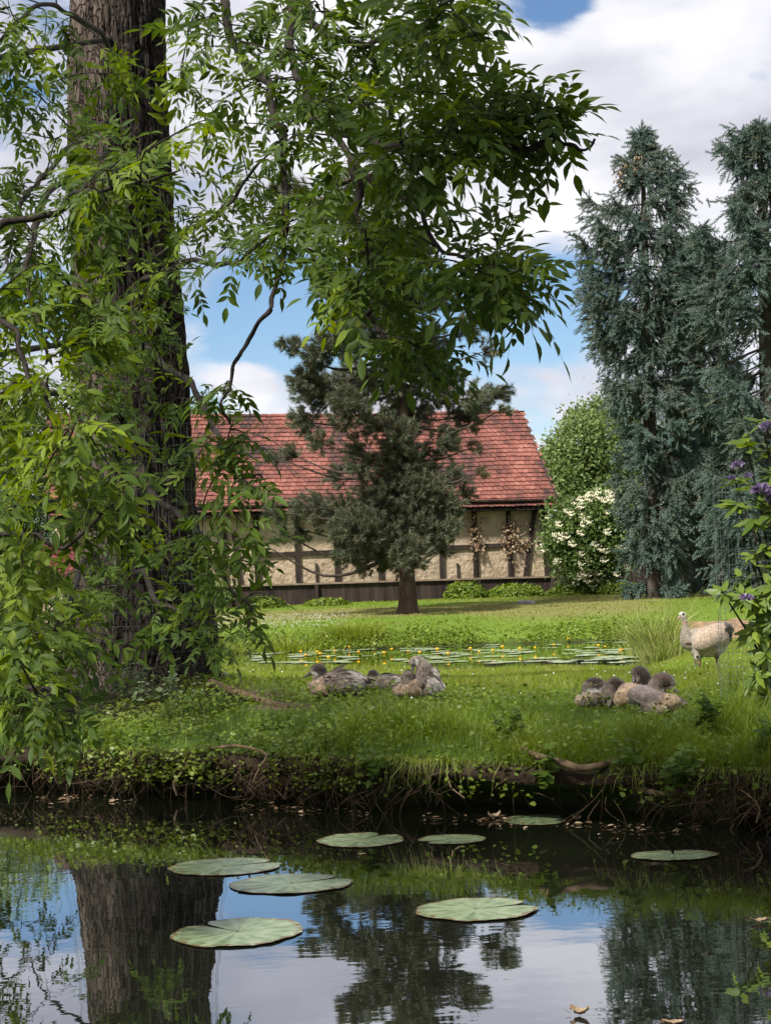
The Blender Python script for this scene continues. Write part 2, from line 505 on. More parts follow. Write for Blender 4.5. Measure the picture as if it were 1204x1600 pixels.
mask = N(nt, 'ShaderNodeMapRange', interpolation_type='SMOOTHSTEP'); mask.inputs[1].default_value = .44; mask.inputs[2].default_value = .62
nt.links.new(dens, mask.inputs[0])
nzB = N(nt, 'ShaderNodeTexNoise'); nzB.inputs['Scale'].default_value = 5.5; nzB.inputs['Detail'].default_value = 6; nzB.inputs['Roughness'].default_value = .5
v2 = vmath('MULTIPLY_ADD', tc.outputs['Generated'], (1.0, 1.0, 2.6)); v2.inputs[2].default_value = (3.1, 1.7, .9)
nt.links.new(v2.outputs[0], nzB.inputs['Vector'])
cr_ = ramp(nt, nzB.outputs[0], [(.30, (.265, .27, .315)), (.47, (.385, .385, .425)), (.62, (.52, .52, .54))])
bg2 = N(nt, 'ShaderNodeBackground'); bg2.inputs[1].default_value = 1.0
nt.links.new(cr_.outputs[0], bg2.inputs[0])
mxw = N(nt, 'ShaderNodeMixShader')
nt.links.new(mask.outputs[0], mxw.inputs[0]); nt.links.new(bg1.outputs[0], mxw.inputs[1]); nt.links.new(bg2.outputs[0], mxw.inputs[2])
nt.links.new(mxw.outputs[0], out.inputs[0])

SC.view_settings.view_transform = 'Standard'
SC.view_settings.look = 'None'
SC.view_settings.exposure = 1.04
SC.view_settings.gamma = 1.0
SC.cycles.max_bounces = 6
SC.cycles.diffuse_bounces = 3
SC.cycles.glossy_bounces = 3
SC.cycles.transmission_bounces = 4
SC.cycles.caustics_reflective = False
SC.cycles.caustics_refractive = False

# ================================================================== TERRAIN
def yf(x):
    """front lip of the near bank"""
    x = np.asarray(x, float)
    xc = np.clip(x, -6, 5)
    b = 8.42 - .62 * xc
    return b + .26 * (n2(xc, xc * 0, 1.3, 2, 3.0) - .5) + .10 * (n2(xc, xc * 0, 5.0, 2, 9.0) - .5)

def far_h(Y):
    return np.interp(Y, [28, 31.8, 32.8, 33.8, 35.2, 38, 41, 47, 52, 70, 150, 400], [-.5, -.3, .0, .26, .43, .56, .66, .86, .93, 1.05, 1.3, 2])

def hz(x, Y):
    x = np.asarray(x, float); Y = np.asarray(Y, float)
    s = Y - yf(x)
    b = np.interp(s, [0, .3, 1.2, 2.4, 4, 8, 13, 16.2, 18, 21], [.285, .34, .42, .45, .44, .29, .07, .0, -.25, -.5])
    land = np.interp(s, [0, .3, 1.2, 2.4, 4, 8, 11, 16, 60], [.285, .34, .42, .45, .42, .28, .215, .20, .25])
    w = np.clip((x - (.30 + .147 * Y)) / .9, 0, 1)          # right of the far pond: land
    w = np.maximum(w, np.clip((-9.5 - x) / 2, 0, 1))
    w = w * w * (3 - 2 * w)
    b = b * (1 - w) + land * w
    h = np.maximum(b, far_h(Y))
    h = h + .16 * np.exp(-((x + 1.9) ** 2 + (Y - 12.3) ** 2) / .9)       # root plate of the ash
    h = h + .05 * (n2(x, Y, 1.1, 3, 5.0) - .5) * np.clip(s / .5, .2, 1) + .02 * (n2(x, Y, 6, 2, 8.0) - .5)
    return h

def on_ground(px, py, y0=8.0, y1=60.0):
    """first ground point along the ray through a photo pixel"""
    for Y in np.arange(y0, y1, .03):
        p = P(px, py, Y)
        if p[2] <= float(hz(p[0], Y)):
            return p
    return P(px, py, y1)

xs = np.concatenate([-np.geomspace(400, 5.2, 34), np.arange(-5, -3.4, .12), np.arange(-3.4, 3.0, .035), np.arange(3.0, 6, .12), np.geomspace(6.2, 400, 34)])
Yf = yf(xs)
a_rec = np.clip(.38 + 1.5 * (n2(xs, xs * 0, .9, 2, 21.0) - .28), .15, 1.0)
# deep dark hollows and earthy buttresses where the photograph has them
for xc, wd, am in ((-2.55, .22, .9), (-.75, .25, .5), (.75, .35, .7), (1.02, .2, .5), (-1.75, .3, -.7), (1.62, .16, -.9), (-.05, .3, -.25), (1.95, .2, .6)):
    a_rec = a_rec + am * np.exp(-((xs - xc) / wd) ** 2)
a_rec = np.clip(a_rec, .02, 1.25)
rows = []
def row(Y, z):
    rows.append(np.stack([xs, np.broadcast_to(Y, xs.shape), np.broadcast_to(z, xs.shape)], -1))
for Y, z in ((-300, 2), (-30, .7), (-6, .4), (1.0, .28), (1.6, .1), (2.0, -.35), (3.2, -.7)):
    row(Y, z)
row(Yf - 1.0, -.75); row(Yf - .35, -.5)
nb = lambda k, sc=9: (n2(xs, xs * 0, sc, 3, 31.0 + k) - .5)
row(Yf + .02 + .1 * a_rec, -.22)
row(Yf + .05 + .30 * a_rec + .12 * nb(1), -.06)
row(Yf + .05 + .42 * a_rec + .14 * nb(2), .0 + .02 * nb(3))
row(Yf + .04 + .42 * a_rec + .14 * nb(4), .06 + .02 * nb(5))
row(Yf + .03 + .30 * a_rec + .12 * nb(6), .11 + .03 * nb(7))
row(Yf + .01 + .14 * a_rec + .08 * nb(8), .165 + .03 * nb(9))
row(Yf - .04 + .07 * nb(10), .20 + .03 * nb(11))
row(Yf - .05 + .06 * nb(12), .245 + .03 * nb(13))
Ys_off = np.concatenate([[.02, .07, .13, .2, .3], np.arange(.4, 3.2, .1), np.arange(3.3, 8, .25), np.arange(8.3, 20, .5)])
for s in Ys_off:
    row(Yf + s, hz(xs, Yf + s))
last = Yf + Ys_off[-1]
for t in np.linspace(0.02, 1, 60):
    Y = last * (1 - t) + 58 * t
    row(Y, hz(xs, Y))
for Y in (62, 68, 76, 90, 120, 180, 300, 600):
    row(float(Y), far_h(Y))
V = np.stack(rows, 0)
# cols must run so faces point up
tb = MB(); tb.grid(V)
me = tb.mesh('ground', True, False)
co = V.reshape(-1, 3)
X_, Y_, Z_ = co[:, 0], co[:, 1], co[:, 2]
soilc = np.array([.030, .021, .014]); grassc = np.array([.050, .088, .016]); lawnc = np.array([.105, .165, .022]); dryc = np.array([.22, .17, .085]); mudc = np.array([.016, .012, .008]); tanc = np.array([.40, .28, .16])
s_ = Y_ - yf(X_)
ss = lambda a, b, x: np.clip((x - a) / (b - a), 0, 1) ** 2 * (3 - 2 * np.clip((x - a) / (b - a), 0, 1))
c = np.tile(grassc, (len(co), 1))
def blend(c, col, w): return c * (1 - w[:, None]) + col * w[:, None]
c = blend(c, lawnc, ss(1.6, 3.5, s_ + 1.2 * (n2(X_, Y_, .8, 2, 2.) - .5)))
dry = ss(.46, .62, n2(X_, Y_, .22, 3, 14.) + .16 * np.exp(-((Y_ - 44) / 2.5) ** 2)) * ss(34, 38, Y_)
c = blend(c, dryc, dry * .45)
pd = on_ground(385, 1085); pd2 = on_ground(440, 1105)
dirt = np.maximum(np.exp(-(((X_ - pd[0]) / .42) ** 2 + ((Y_ - pd[1]) / .28) ** 2)), np.exp(-(((X_ - pd2[0]) / .25) ** 2 + ((Y_ - pd2[1]) / .35) ** 2)))
dirt = ss(.3, .7, dirt + .5 * (n2(X_, Y_, 5, 3, 4.) - .5))
c = blend(c, np.array([.12, .085, .058]), dirt)
tr = np.exp(-(((X_ + 2.1) / 1.5) ** 2 + ((Y_ - 11.6) / 1.6) ** 2))
c = blend(c, soilc, ss(.35, .75, tr + .4 * (n2(X_, Y_, 4, 3, 6.) - .5)))
c = blend(c, soilc, 1 - ss(-.02, .12, s_ + .12 * (n2(X_, Y_, 7, 2, 16.) - .5)))
c = blend(c, mudc, 1 - ss(-.02, .12, Z_))
psand = P(1110, 990, 27.0)
rgba = np.concatenate([c, np.ones((len(c), 1))], 1).astype(np.float32)
at = me.attributes.new('soil', 'FLOAT_COLOR', 'POINT'); at.data.foreach_set('color', rgba.ravel())
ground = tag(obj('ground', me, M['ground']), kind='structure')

wb = MB()
wb.grid(np.array([[[-60, -4, 0], [60, -4, 0]], [[-60, 34, 0], [60, 34, 0]]], float))
water = tag(obj('water', wb, M['water']), kind='structure')

# ================================================================== GRASS AND GROUND COVER
def blades(mb, pos, h, w, lean, tint=None, az=None, segs=2):
    """curved tapering blades: pos (N,3)"""
    n = len(pos)
    az = rng.uniform(0, 2 * math.pi, n) if az is None else az
    d = np.stack([np.cos(az), np.sin(az), np.zeros(n)], -1)
    fa = rng.uniform(0, 2 * math.pi, n)
    side = np.stack([np.cos(fa), np.sin(fa), np.zeros(n)], -1)
    up = np.array([0, 0, 1.0])
    vs = []
    for k, t in enumerate(np.linspace(0, 1, segs + 1)):
        c_ = pos + up * (h * (t - .35 * lean * t * t))[:, None] + d * (h * lean * t * t)[:, None]
        wk = w * (1 - t ** 1.6)
        if k < segs:
            vs += [c_ - side * (wk / 2)[:, None], c_ + side * (wk / 2)[:, None]]
        else:
            vs += [c_]
    Vv = np.stack(vs, 1)
    m_ = Vv.shape[1]
    tri = []
    for k in range(segs - 1):
        a = 2 * k
        tri += [[a, a + 1, a + 3], [a, a + 3, a + 2]]
    a = 2 * (segs - 1)
    tri += [[a, a + 1, a + 2]]
    tri = np.array(tri)
    Fs = (tri[None] + (np.arange(n) * m_)[:, None, None]).reshape(-1, 3)
    mb.add(Vv.reshape(-1, 3), Fs, None if tint is None else np.repeat(tint, m_))

def dirtmask(x, Y):
    d1 = np.maximum(np.exp(-(((x - pd[0]) / .42) ** 2 + ((Y - pd[1]) / .28) ** 2)), np.exp(-(((x - pd2[0]) / .25) ** 2 + ((Y - pd2[1]) / .35) ** 2)))
    t1 = np.exp(-(((x + 2.3) / .8) ** 2 + ((Y - 11.6) / .9) ** 2))
    return np.maximum(d1, .8 * t1)

# --- near bank: long grass along the right part of the lip, short sward behind
mb = MB()
n = 84000
x = rng.uniform(-3.0, 3.0, n); s = rng.uniform(-.03, 3.4, n) ; Y = yf(x) + s
keep = (rng.random(n) > dirtmask(x, Y) * 1.3) & (rng.random(n) < np.interp(x, [-1.6, -.6, .2], [.16, .38, 1.0])) & (rng.random(n) < np.interp(n2(x, Y, 2.2, 2, 77.), [.35, .55], [.5, 1]))
x, s, Y = x[keep], s[keep], Y[keep]
h = rng.uniform(.035, .085, len(x)) * np.interp(s, [0, .6, 2], [1.35, 1.2, .75]) * np.interp(n2(x, Y, 1.6, 2, 55.), [.3, .7], [.6, 1.5])
t = np.clip(.35 * rng.random(len(x)) ** 3 + .5 * (n2(x, Y, 2.5, 2, 40.) - .55), 0, 1)
blades(mb, np.stack([x, Y, hz(x, Y) - .005], -1), h, rng.uniform(.0025, .005, len(x)), rng.uniform(.1, .9, len(x)), t)
# tall stems and arching blades near the edge, mostly right
n = 5200
x = np.where(rng.random(n) < .75, rng.uniform(.0, 2.6, n), rng.uniform(-2.8, 0, n)); s = np.abs(rng.normal(0, .28, n)) - .03; Y = yf(x) + s
keep = n2(x, Y, 2.6, 2, 91.) > .46
x, s, Y = x[keep], s[keep], Y[keep]
h = rng.uniform(.10, .24, len(x))
az = rng.normal(-math.pi / 2, 1.1, len(x))
blades(mb, np.stack([x, Y, hz(x, Y) - .005], -1), h, rng.uniform(.003, .006, len(x)), rng.uniform(.4, 1.5, len(x)), np.clip(rng.normal(.15, .2, len(x)), 0, 1), az, 4)
# tufts at the far right (bright)
n = 2600
c0 = np.array([on_ground(px_, py_)[:2] for px_, py_ in ((1150, 1130), (1190, 1150), (1110, 1150), (1160, 1090), (1000, 1165), (1200, 1100), (620, 1140), (560, 1150), (690, 1150))])
k = rng.integers(0, len(c0), n)
x = c0[k, 0] + rng.normal(0, .07, n); Y = c0[k, 1] + rng.normal(0, .08, n)
blades(mb, np.stack([x, Y, hz(x, Y) - .005], -1), rng.uniform(.12, .30, n), rng.uniform(.003, .006, n), rng.uniform(.1, .9, n), np.clip(rng.normal(.1, .15, n), 0, 1), None, 4)
# grass that hangs over the edge in front of the earth face
n = 2000
x = rng.uniform(-2.8, 2.4, n); Y = yf(x) + rng.uniform(-.06, .05, n)
keep = rng.random(n) < np.interp(n2(x, Y * 0, 2.4, 2, 61.), [.46, .64], [.02, 1]) * np.interp(x, [-2.8, -.3, .1], [.35, .35, 1])
x, Y = x[keep], Y[keep]
n = len(x)
hang = rng.uniform(.03, .15, n) * rng.choice([.6, 1, 1.3], n)
p0 = np.stack([x, Y, hz(x, Y)], -1)
d = np.stack([rng.normal(0, .9, n), -rng.uniform(.3, 1.1, n), np.zeros(n)], -1) * hang[:, None] * .6
w = rng.uniform(.0025, .005, n)
sd = np.stack([np.ones(n), rng.normal(0, .3, n), np.zeros(n)], -1)
q = [p0, p0 + d * .5 + np.array([0, 0, .02]), p0 + d * .9 - np.array([0, 0, 1]) * (hang * .35)[:, None], p0 + d * 1.05 - np.array([0, 0, 1]) * (hang * .95)[:, None]]
vs = []
for k, cc in enumerate(q[:3]):
    ww = (w * (1, .9, .6)[k] / 2)[:, None]
    vs += [cc - sd * ww, cc + sd * ww]
Vv = np.stack(vs + [q[3]], 1)
tri = np.array([[0, 1, 3], [0, 3, 2], [2, 3, 5], [2, 5, 4], [4, 5, 6]])
mb.add(Vv.reshape(-1, 3), (tri[None] + (np.arange(n) * 7)[:, None, None]).reshape(-1, 3), np.repeat(np.clip(rng.normal(.25, .3, n), 0, 1), 7))
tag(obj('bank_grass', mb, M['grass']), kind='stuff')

# --- sward of the near lawn behind
mb = MB()
n = 190000
Y = np.sqrt(rng.uniform(10.5 ** 2, 27 ** 2, n)); x = rng.uniform(-.30, .30, n) * Y + 0.2
s = Y - yf(x); z = hz(x, Y)
keep = (s > 2.0) & (z > .0) & (rng.random(n) > dirtmask(x, Y)) & (rng.random(n) < np.interp(n2(x, Y, .9, 3, 70.), [.3, .5], [.45, 1]))
x, Y, z, s = x[keep], Y[keep], z[keep], s[keep]
h = rng.uniform(.03, .075, len(x)) * np.interp(n2(x, Y, .9, 2, 25.), [.3, .7], [.6, 1.5]) * np.interp(s, [2, 5, 13, 17], [.9, 1.0, .9, .9])
t = np.clip(rng.random(len(x)) ** 4 + .8 * (n2(x, Y, 1.2, 3, 12.) - .62), 0, 1)
blades(mb, np.stack([x, Y, z - .004], -1), h, rng.uniform(.005, .010, len(x)), rng.uniform(.1, .9, len(x)), t)
# far shore and the lawn in front of the barn
n = 80000
Y = np.sqrt(rng.uniform(32 ** 2, 51 ** 2, n)); x = rng.uniform(-.27, .27, n) * Y
z = hz(x, Y)
keep = (z > .03) & (rng.random(n) < np.interp(Y, [33, 36, 50], [.9, .55, .6]))
x, Y, z = x[keep], Y[keep], z[keep]
h = rng.uniform(.03, .07, len(x)) * np.interp(Y, [33, 35], [1.4, 1.0])
dt = ss(.46, .62, n2(x, Y, .22, 3, 14.) + .16 * np.exp(-((Y - 44) / 2.5) ** 2))
blades(mb, np.stack([x, Y, z - .01], -1), h, rng.uniform(.015, .035, len(x)), rng.uniform(.1, .8, len(x)), np.clip(dt * .55 * ss(34, 38, Y) + .3 * rng.random(len(x)) ** 3, 0, 1))
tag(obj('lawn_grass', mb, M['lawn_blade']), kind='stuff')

# --- low leafy ground cover (ground ivy, clover, goutweed)
LEAF3 = np.array([[0, 0, 0], [-.42, .35, .06], [0, .4, -.03], [.42, .35, .06], [-.30, .8, .03], [0, .85, -.02], [.30, .8, .03], [0, 1.1, -.06]])
LEAF3F = np.array([[0, 2, 1, 0], [0, 3, 2, 0], [1, 2, 5, 4], [2, 3, 6, 5], [4, 5, 7, 4], [5, 6, 7, 5]])
LEAF3T = np.array([[0, 2, 1], [0, 3, 2], [1, 2, 5], [1, 5, 4], [2, 3, 6], [2, 6, 5], [4, 5, 7], [5, 6, 7]])
def cover(mb, x, Y, z, size, tiltmax=.9, tint=None):
    n = len(x)
    az = rng.uniform(0, 2 * math.pi, n)
    el = rng.uniform(-.1, .7, n)
    d = np.stack([np.cos(az) * np.cos(el), np.sin(az) * np.cos(el), np.sin(el)], -1)
    nr = np.array([0, -.35, 1.0]) + rng.normal(0, tiltmax * .5, (n, 3))
    mb.stamp(LEAF3, LEAF3T, np.stack([x, Y, z], -1), frames(d, nr), size, tint)
mb = MB()
n = 34000
x = rng.uniform(-3.2, 3.0, n); s = rng.uniform(-.08, 3.2, n) ** 1.0; Y = yf(x) + s
dens = np.interp(x, [-2.0, -.5, .3, 1.2], [1, .95, .55, .45]) * np.interp(n2(x, Y, 2.0, 3, 81.), [.36, .52], [.12, 1]) * np.interp(s, [2.2, 3.2], [1, .35])
keep = (rng.random(n) < dens) & (rng.random(n) > dirtmask(x, Y) * 1.25)
x, s, Y = x[keep], s[keep], Y[keep]
hh = np.abs(rng.normal(0, .035, len(x))) * np.interp(n2(x, Y, 3.0, 2, 33.), [.35, .65], [.5, 2.0])
t = np.clip(.9 * (n2(x, Y, 1.7, 2, 44.) - .5) + .25 * rng.random(len(x)) ** 3, 0, 1)
cover(mb, x, Y, hz(x, Y) + hh, rng.uniform(.016, .036, len(x)), .9, t)
# clumps spilling over the lip, left part especially
n = 4200
x = rng.uniform(-2.9, 2.2, n); t_ = rng.random(n)
keep = rng.random(n) < np.interp(n2(x, x * 0, 2.2, 2, 28.), [.36, .6], [.04, 1]) * np.interp(x, [-.5, .1], [1, .38])
x, t_ = x[keep], t_[keep]
Y = yf(x) - .05 - .05 * t_ + .03 * rng.normal(size=len(x)); z = .29 - .17 * t_ ** 1.5 + .02 * rng.normal(size=len(x))
cover(mb, x, Y, z, rng.uniform(.016, .034, len(x)), 1.4, np.clip(.3 * rng.random(len(x)), 0, 1))
tag(obj('ground_cover', mb, M['cover']), kind='stuff')

# --- far bank of the pond: leafy strip along the water, ivy mounds along the fence
mb = MB()
n = 26000
Y = rng.uniform(32.8, 35.4, n); x = rng.uniform(-8, 6.2, n)
keep = rng.random(n) < np.interp(n2(x, Y, .8, 3, 52.), [.35, .55], [.1, .9]) * np.interp(Y, [33.0, 34.6], [1, .1])
x, Y = x[keep], Y[keep]
z = np.maximum(hz(x, Y), .02) + np.abs(rng.normal(0, .05, len(x))) * np.interp(n2(x, Y, .5, 2, 66.), [.35, .7], [.3, 2.0])
cover(mb, x, Y, z, rng.uniform(.035, .075, len(x)), 1.3, np.clip(.7 * (n2(x, Y, .6, 2, 95.) - .42), 0, 1))
tag(obj('shore_plants', mb, M['cover']), kind='stuff')

# --- white clover heads and daisies scattered through the lawn
mb = MB()
n = 150
Y = np.sqrt(rng.uniform(10 ** 2, 26 ** 2, n)); x = rng.uniform(-.2, .27, n) * Y; z = hz(x, Y)
keep = (z > .08) & (Y - yf(x) > .8)
x, Y, z = x[keep], Y[keep], z[keep]
oc = np.array([[1, 0, 0], [-1, 0, 0], [0, 1, 0], [0, -1, 0], [0, 0, .8], [0, 0, -.8]])
ocf = np.array([[0, 2, 4], [2, 1, 4], [1, 3, 4], [3, 0, 4], [2, 0, 5], [1, 2, 5], [3, 1, 5], [0, 3, 5]])
eye3 = np.tile(np.eye(3), (len(x), 1, 1))
mb.stamp(oc, ocf, np.stack([x, Y, z + rng.uniform(.05, .1, len(x))], -1), eye3, rng.uniform(.006, .012, len(x)))
n = 900
Y = rng.uniform(35, 41, n); x = rng.uniform(-6, -1, n)
mb.stamp(oc, ocf, np.stack([x, Y, hz(x, Y) + .06], -1), np.tile(np.eye(3), (n, 1, 1)), rng.uniform(.008, .013, n))
tag(obj('clover_flowers', mb, M['white_flower']), kind='stuff')

# --- fine roots hanging out of the earth face
mb = MB()
n = 520
x = rng.uniform(-2.9, 2.3, n)
wgt = np.interp(n2(x, x * 0, 1.6, 2, 10.), [.35, .6], [.2, 1])
for xc in (-1.9, -1.55, -.8, -.35, 1.6, 1.85):
    wgt = np.maximum(wgt, 1.2 * np.exp(-((x - xc) / .2) ** 2))
x = x[rng.random(n) < wgt]
for xi in x:
    y_ = float(yf(xi)); z_ = rng.uniform(.12, .25)
    L = rng.uniform(.06, .24); dx = rng.normal(0, .11); bow = rng.uniform(.02, .09)
    a_ = np.array([xi, y_ - .02, z_])
    e_ = np.array([xi + dx, y_ - bow * .4 + rng.normal(0, .03), z_ - L])
    mid = (a_ + e_) / 2 + np.array([rng.normal(0, .04), -bow, .02])
    mb.tube(spline([a_, mid, e_], 6), np.linspace(1, .4, 6) * rng.uniform(.0012, .0032), 4)
n = 90
for i in range(n):
    c0_ = random.choice([(-1.95, .3), (-1.5, .3), (-.6, .3), (-.3, .2), (1.65, .14), (1.75, .14)])
    xi = rng.normal(c0_[0], c0_[1]); y_ = float(yf(xi)) - .06
    a_ = np.array([xi, y_, rng.uniform(.02, .24)])
    d_ = np.array([rng.normal(0, .16), rng.normal(0, .04), rng.normal(-.03, .09)])
    mb.tube(spline([a_, a_ + d_ * .5 + rng.normal(0, .02, 3), a_ + d_], 6), np.linspace(1, .5, 6) * rng.uniform(.0015, .0045), 4)
tag(obj('hanging_roots', mb, M['rootlet']), kind='stuff')

# --- tangles of fine roots: whole mats of them where the bank has washed out
def rootmat(label, x0_, x1_, n, zlo):
    mb = MB()
    for i in range(n):
        xi = rng.uniform(x0_, x1_); y_ = float(yf(xi)) - rng.uniform(.02, .10)
        a_ = np.array([xi, y_, rng.uniform(.12, .30)])
        e_ = a_ + np.array([rng.normal(0, .07), rng.normal(-.02, .04), -rng.uniform(.04, .16)])
        e_[2] = max(e_[2], zlo)
        q_ = spline([a_, (a_ + e_) / 2 + rng.normal(0, .03, 3), e_ + rng.normal(0, .012, 3)], 7)
        mb.tube(q_, np.linspace(1, .35, 7) * rng.uniform(.0009, .0026), 3)
    c_ = ((x0_ + x1_) / 2, float(yf((x0_ + x1_) / 2)), .1)
    tag(obj('root_mat', mb, M['rootmat'], loc=c_), label, 'roots', 'tangles of fine roots in the bank')
rootmat('reddish tangle of fine roots under the right end of the bank', 1.42, 1.86, 260, .0)
rootmat('tangle of fine roots under the left end of the bank by the hanging leaves', -2.25, -1.45, 150, .0)
rootmat('tangle of fine roots under the bank below the bare path', -.95, -.35, 130, .04)

# --- dead leaves and straw washed up along the waterline
mb = MB()
n = 330
x = rng.uniform(-2.7, 2.2, n); Y = yf(x) + rng.uniform(-.32, .12, n) * np.where(rng.random(n) < .8, .6, 1.4) - .06
keep = n2(x, Y * 0, 3.0, 2, 49.) > .44
x, Y = x[keep], Y[keep]; n = len(x)
az = rng.uniform(0, 6.28, n)
d = np.stack([np.cos(az), np.sin(az), rng.normal(0, .08, n)], -1)
mb.stamp(LEAF3 * np.array([.6, 1, 1.2]), LEAF3T, np.stack([x, Y, np.full(n, .006) + .006 * rng.random(n)], -1), frames(d, np.array([0, 0, 1]) + rng.normal(0, .25, (n, 3))), rng.uniform(.015, .045, n))
tag(obj('leaf_litter', mb, M['dry_leaf']), kind='stuff')

# ================================================================== ASH TREE (foreground)
base = P(222, 1075, 12.3)
ash = thing('ash_tree', 'huge old tree with thick furrowed trunk on the bank and drooping leafy branches', 'tree', (base[0], base[1], float(hz(base[0], base[1]))))
# trunk: rings with fluted outline and ridged bark, root flare at the foot
key = [(-700, 195, 60, 12.6), (-300, 190, 66, 12.5), (0, 184, 74, 12.4), (250, 190, 78, 12.3), (450, 200, 82, 12.3), (600, 208, 84, 12.3), (800, 214, 90, 12.3), (900, 217, 99, 12.3), (980, 218, 112, 12.3), (1040, 203, 126, 12.3), (1085, 184, 158, 12.3), (1120, 168, 190, 12.3)]
cen = np.array([P(a, b, d) for b, a, r, d in key]); rad = np.array([r / F * d for b, a, r, d in key]) * .94
nr_, na_ = 520, 280
tt = np.linspace(0, 1, nr_)
C_ = spline(cen, nr_); kk = np.linspace(0, len(key) - 1, nr_); Rr = np.interp(kk, np.arange(len(key)), rad)
Rr = np.convolve(np.pad(Rr, 8, mode='edge'), np.ones(17) / 17, mode='valid')
ang = np.arange(na_) * 2 * math.pi / na_
zz = C_[:, 2]
A, Zg = np.meshgrid(ang, zz)
foot = np.clip((1.25 - Zg) / 1.0, 0, 1)
flute = .045 * np.sin(3 * A + .8 * Zg + .5) + .03 * np.sin(5 * A + 1.7) + foot ** 2 * (.09 * np.sin(6 * A + 1.1) + .06 * np.sin(9 * A))
ca, sa = np.cos(A), np.sin(A)
bark = fbm(np.stack([ca * 5.5, sa * 5.5, Zg * 1.6], -1), 4) - .5
ridge = 1 - np.abs(2 * fbm(np.stack([ca * 13 + .4 * np.sin(Zg * 3), sa * 13, Zg * 2.6 + 5], -1), 3) - 1) * 2.8
rr_ = Rr[:, None] * (1 + flute) + .06 * bark + .034 * np.clip(ridge, -1, 1)
V = C_[:, None] + np.stack([ca * rr_, sa * rr_, 0 * A], -1)
mb = MB(); mb.grid(V, True)
# bark colours: paler on the left, a long darker band down the right of the front
m, nt, out = newmat('ash_trunk_bark')
tc = N(nt, 'ShaderNodeTexCoord')
mp = N(nt, 'ShaderNodeMapping'); mp.inputs['Scale'].default_value = (1, 1, .2); nt.links.new(tc.outputs['Object'], mp.inputs[0])
nz = N(nt, 'ShaderNodeTexNoise'); nz.inputs['Scale'].default_value = 11; nz.inputs['Detail'].default_value = 9; nz.inputs['Roughness'].default_value = .65
nt.links.new(mp.outputs[0], nz.inputs['Vector'])
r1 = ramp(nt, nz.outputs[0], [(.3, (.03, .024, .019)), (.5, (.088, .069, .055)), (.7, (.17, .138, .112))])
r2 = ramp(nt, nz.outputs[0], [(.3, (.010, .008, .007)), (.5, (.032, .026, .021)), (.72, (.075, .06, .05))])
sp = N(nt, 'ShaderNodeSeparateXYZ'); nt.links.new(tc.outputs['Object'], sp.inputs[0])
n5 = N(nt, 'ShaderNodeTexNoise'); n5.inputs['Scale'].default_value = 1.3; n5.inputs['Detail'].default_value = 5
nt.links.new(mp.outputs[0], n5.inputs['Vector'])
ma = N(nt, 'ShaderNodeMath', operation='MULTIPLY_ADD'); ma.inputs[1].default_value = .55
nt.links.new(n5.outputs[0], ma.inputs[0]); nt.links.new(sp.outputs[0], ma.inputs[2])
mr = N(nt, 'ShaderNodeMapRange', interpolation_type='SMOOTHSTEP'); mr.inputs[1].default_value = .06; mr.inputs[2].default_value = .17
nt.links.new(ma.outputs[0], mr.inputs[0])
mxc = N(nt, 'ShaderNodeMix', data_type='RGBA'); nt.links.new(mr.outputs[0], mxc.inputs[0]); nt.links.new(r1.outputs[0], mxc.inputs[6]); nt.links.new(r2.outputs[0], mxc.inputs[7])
p = N(nt, 'ShaderNodeBsdfPrincipled'); p.inputs['Roughness'].default_value = .9; p.inputs['Specular IOR Level'].default_value = .12
nt.links.new(mxc.outputs[2], p.inputs['Base Color'])
# cracked plates: voronoi edges cut dark fissures into the bark
mpv = N(nt, 'ShaderNodeMapping'); mpv.inputs['Scale'].default_value = (1, 1, .34); nt.links.new(tc.outputs['Object'], mpv.inputs[0])
nw = N(nt, 'ShaderNodeTexNoise'); nw.inputs['Scale'].default_value = 9; nw.inputs['Detail'].default_value = 4; nt.links.new(mpv.outputs[0], nw.inputs['Vector'])
vm = N(nt, 'ShaderNodeVectorMath', operation='MULTIPLY_ADD'); vm.inputs[1].default_value = (.10, .10, .10)
nt.links.new(nw.outputs['Color'], vm.inputs[0]); nt.links.new(mpv.outputs[0], vm.inputs[2])
vo = N(nt, 'ShaderNodeTexVoronoi', feature='DISTANCE_TO_EDGE'); vo.inputs['Scale'].default_value = 24; nt.links.new(vm.outputs[0], vo.inputs['Vector'])
vr = N(nt, 'ShaderNodeMapRange'); vr.inputs[2].default_value = .10; nt.links.new(vo.outputs['Distance'], vr.inputs[0])
mk = N(nt, 'ShaderNodeMix', data_type='RGBA', blend_type='MULTIPLY'); mk.inputs[0].default_value = 1
vr2 = ramp(nt, vr.outputs[0], [(0, (.30, .28, .27)), (1, (1.1, 1.1, 1.1))])
nt.links.new(mxc.outputs[2], mk.inputs[6]); nt.links.new(vr2.outputs[0], mk.inputs[7]); nt.links.new(mk.outputs[2], p.inputs['Base Color'])
hm = N(nt, 'ShaderNodeMath', operation='MULTIPLY_ADD'); hm.inputs[1].default_value = .6
nt.links.new(vr.outputs[0], hm.inputs[0]); nt.links.new(nz.outputs[0], hm.inputs[2])
b = N(nt, 'ShaderNodeBump'); b.inputs['Strength'].default_value = 1.0; b.inputs['Distance'].default_value = .035
nt.links.new(hm.outputs[0], b.inputs['Height']); nt.links.new(b.outputs[0], p.inputs['Normal']); nt.links.new(p.outputs[0], out.inputs[0])
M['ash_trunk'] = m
obj('trunk', mb, M['ash_trunk'], ash, loc=base)

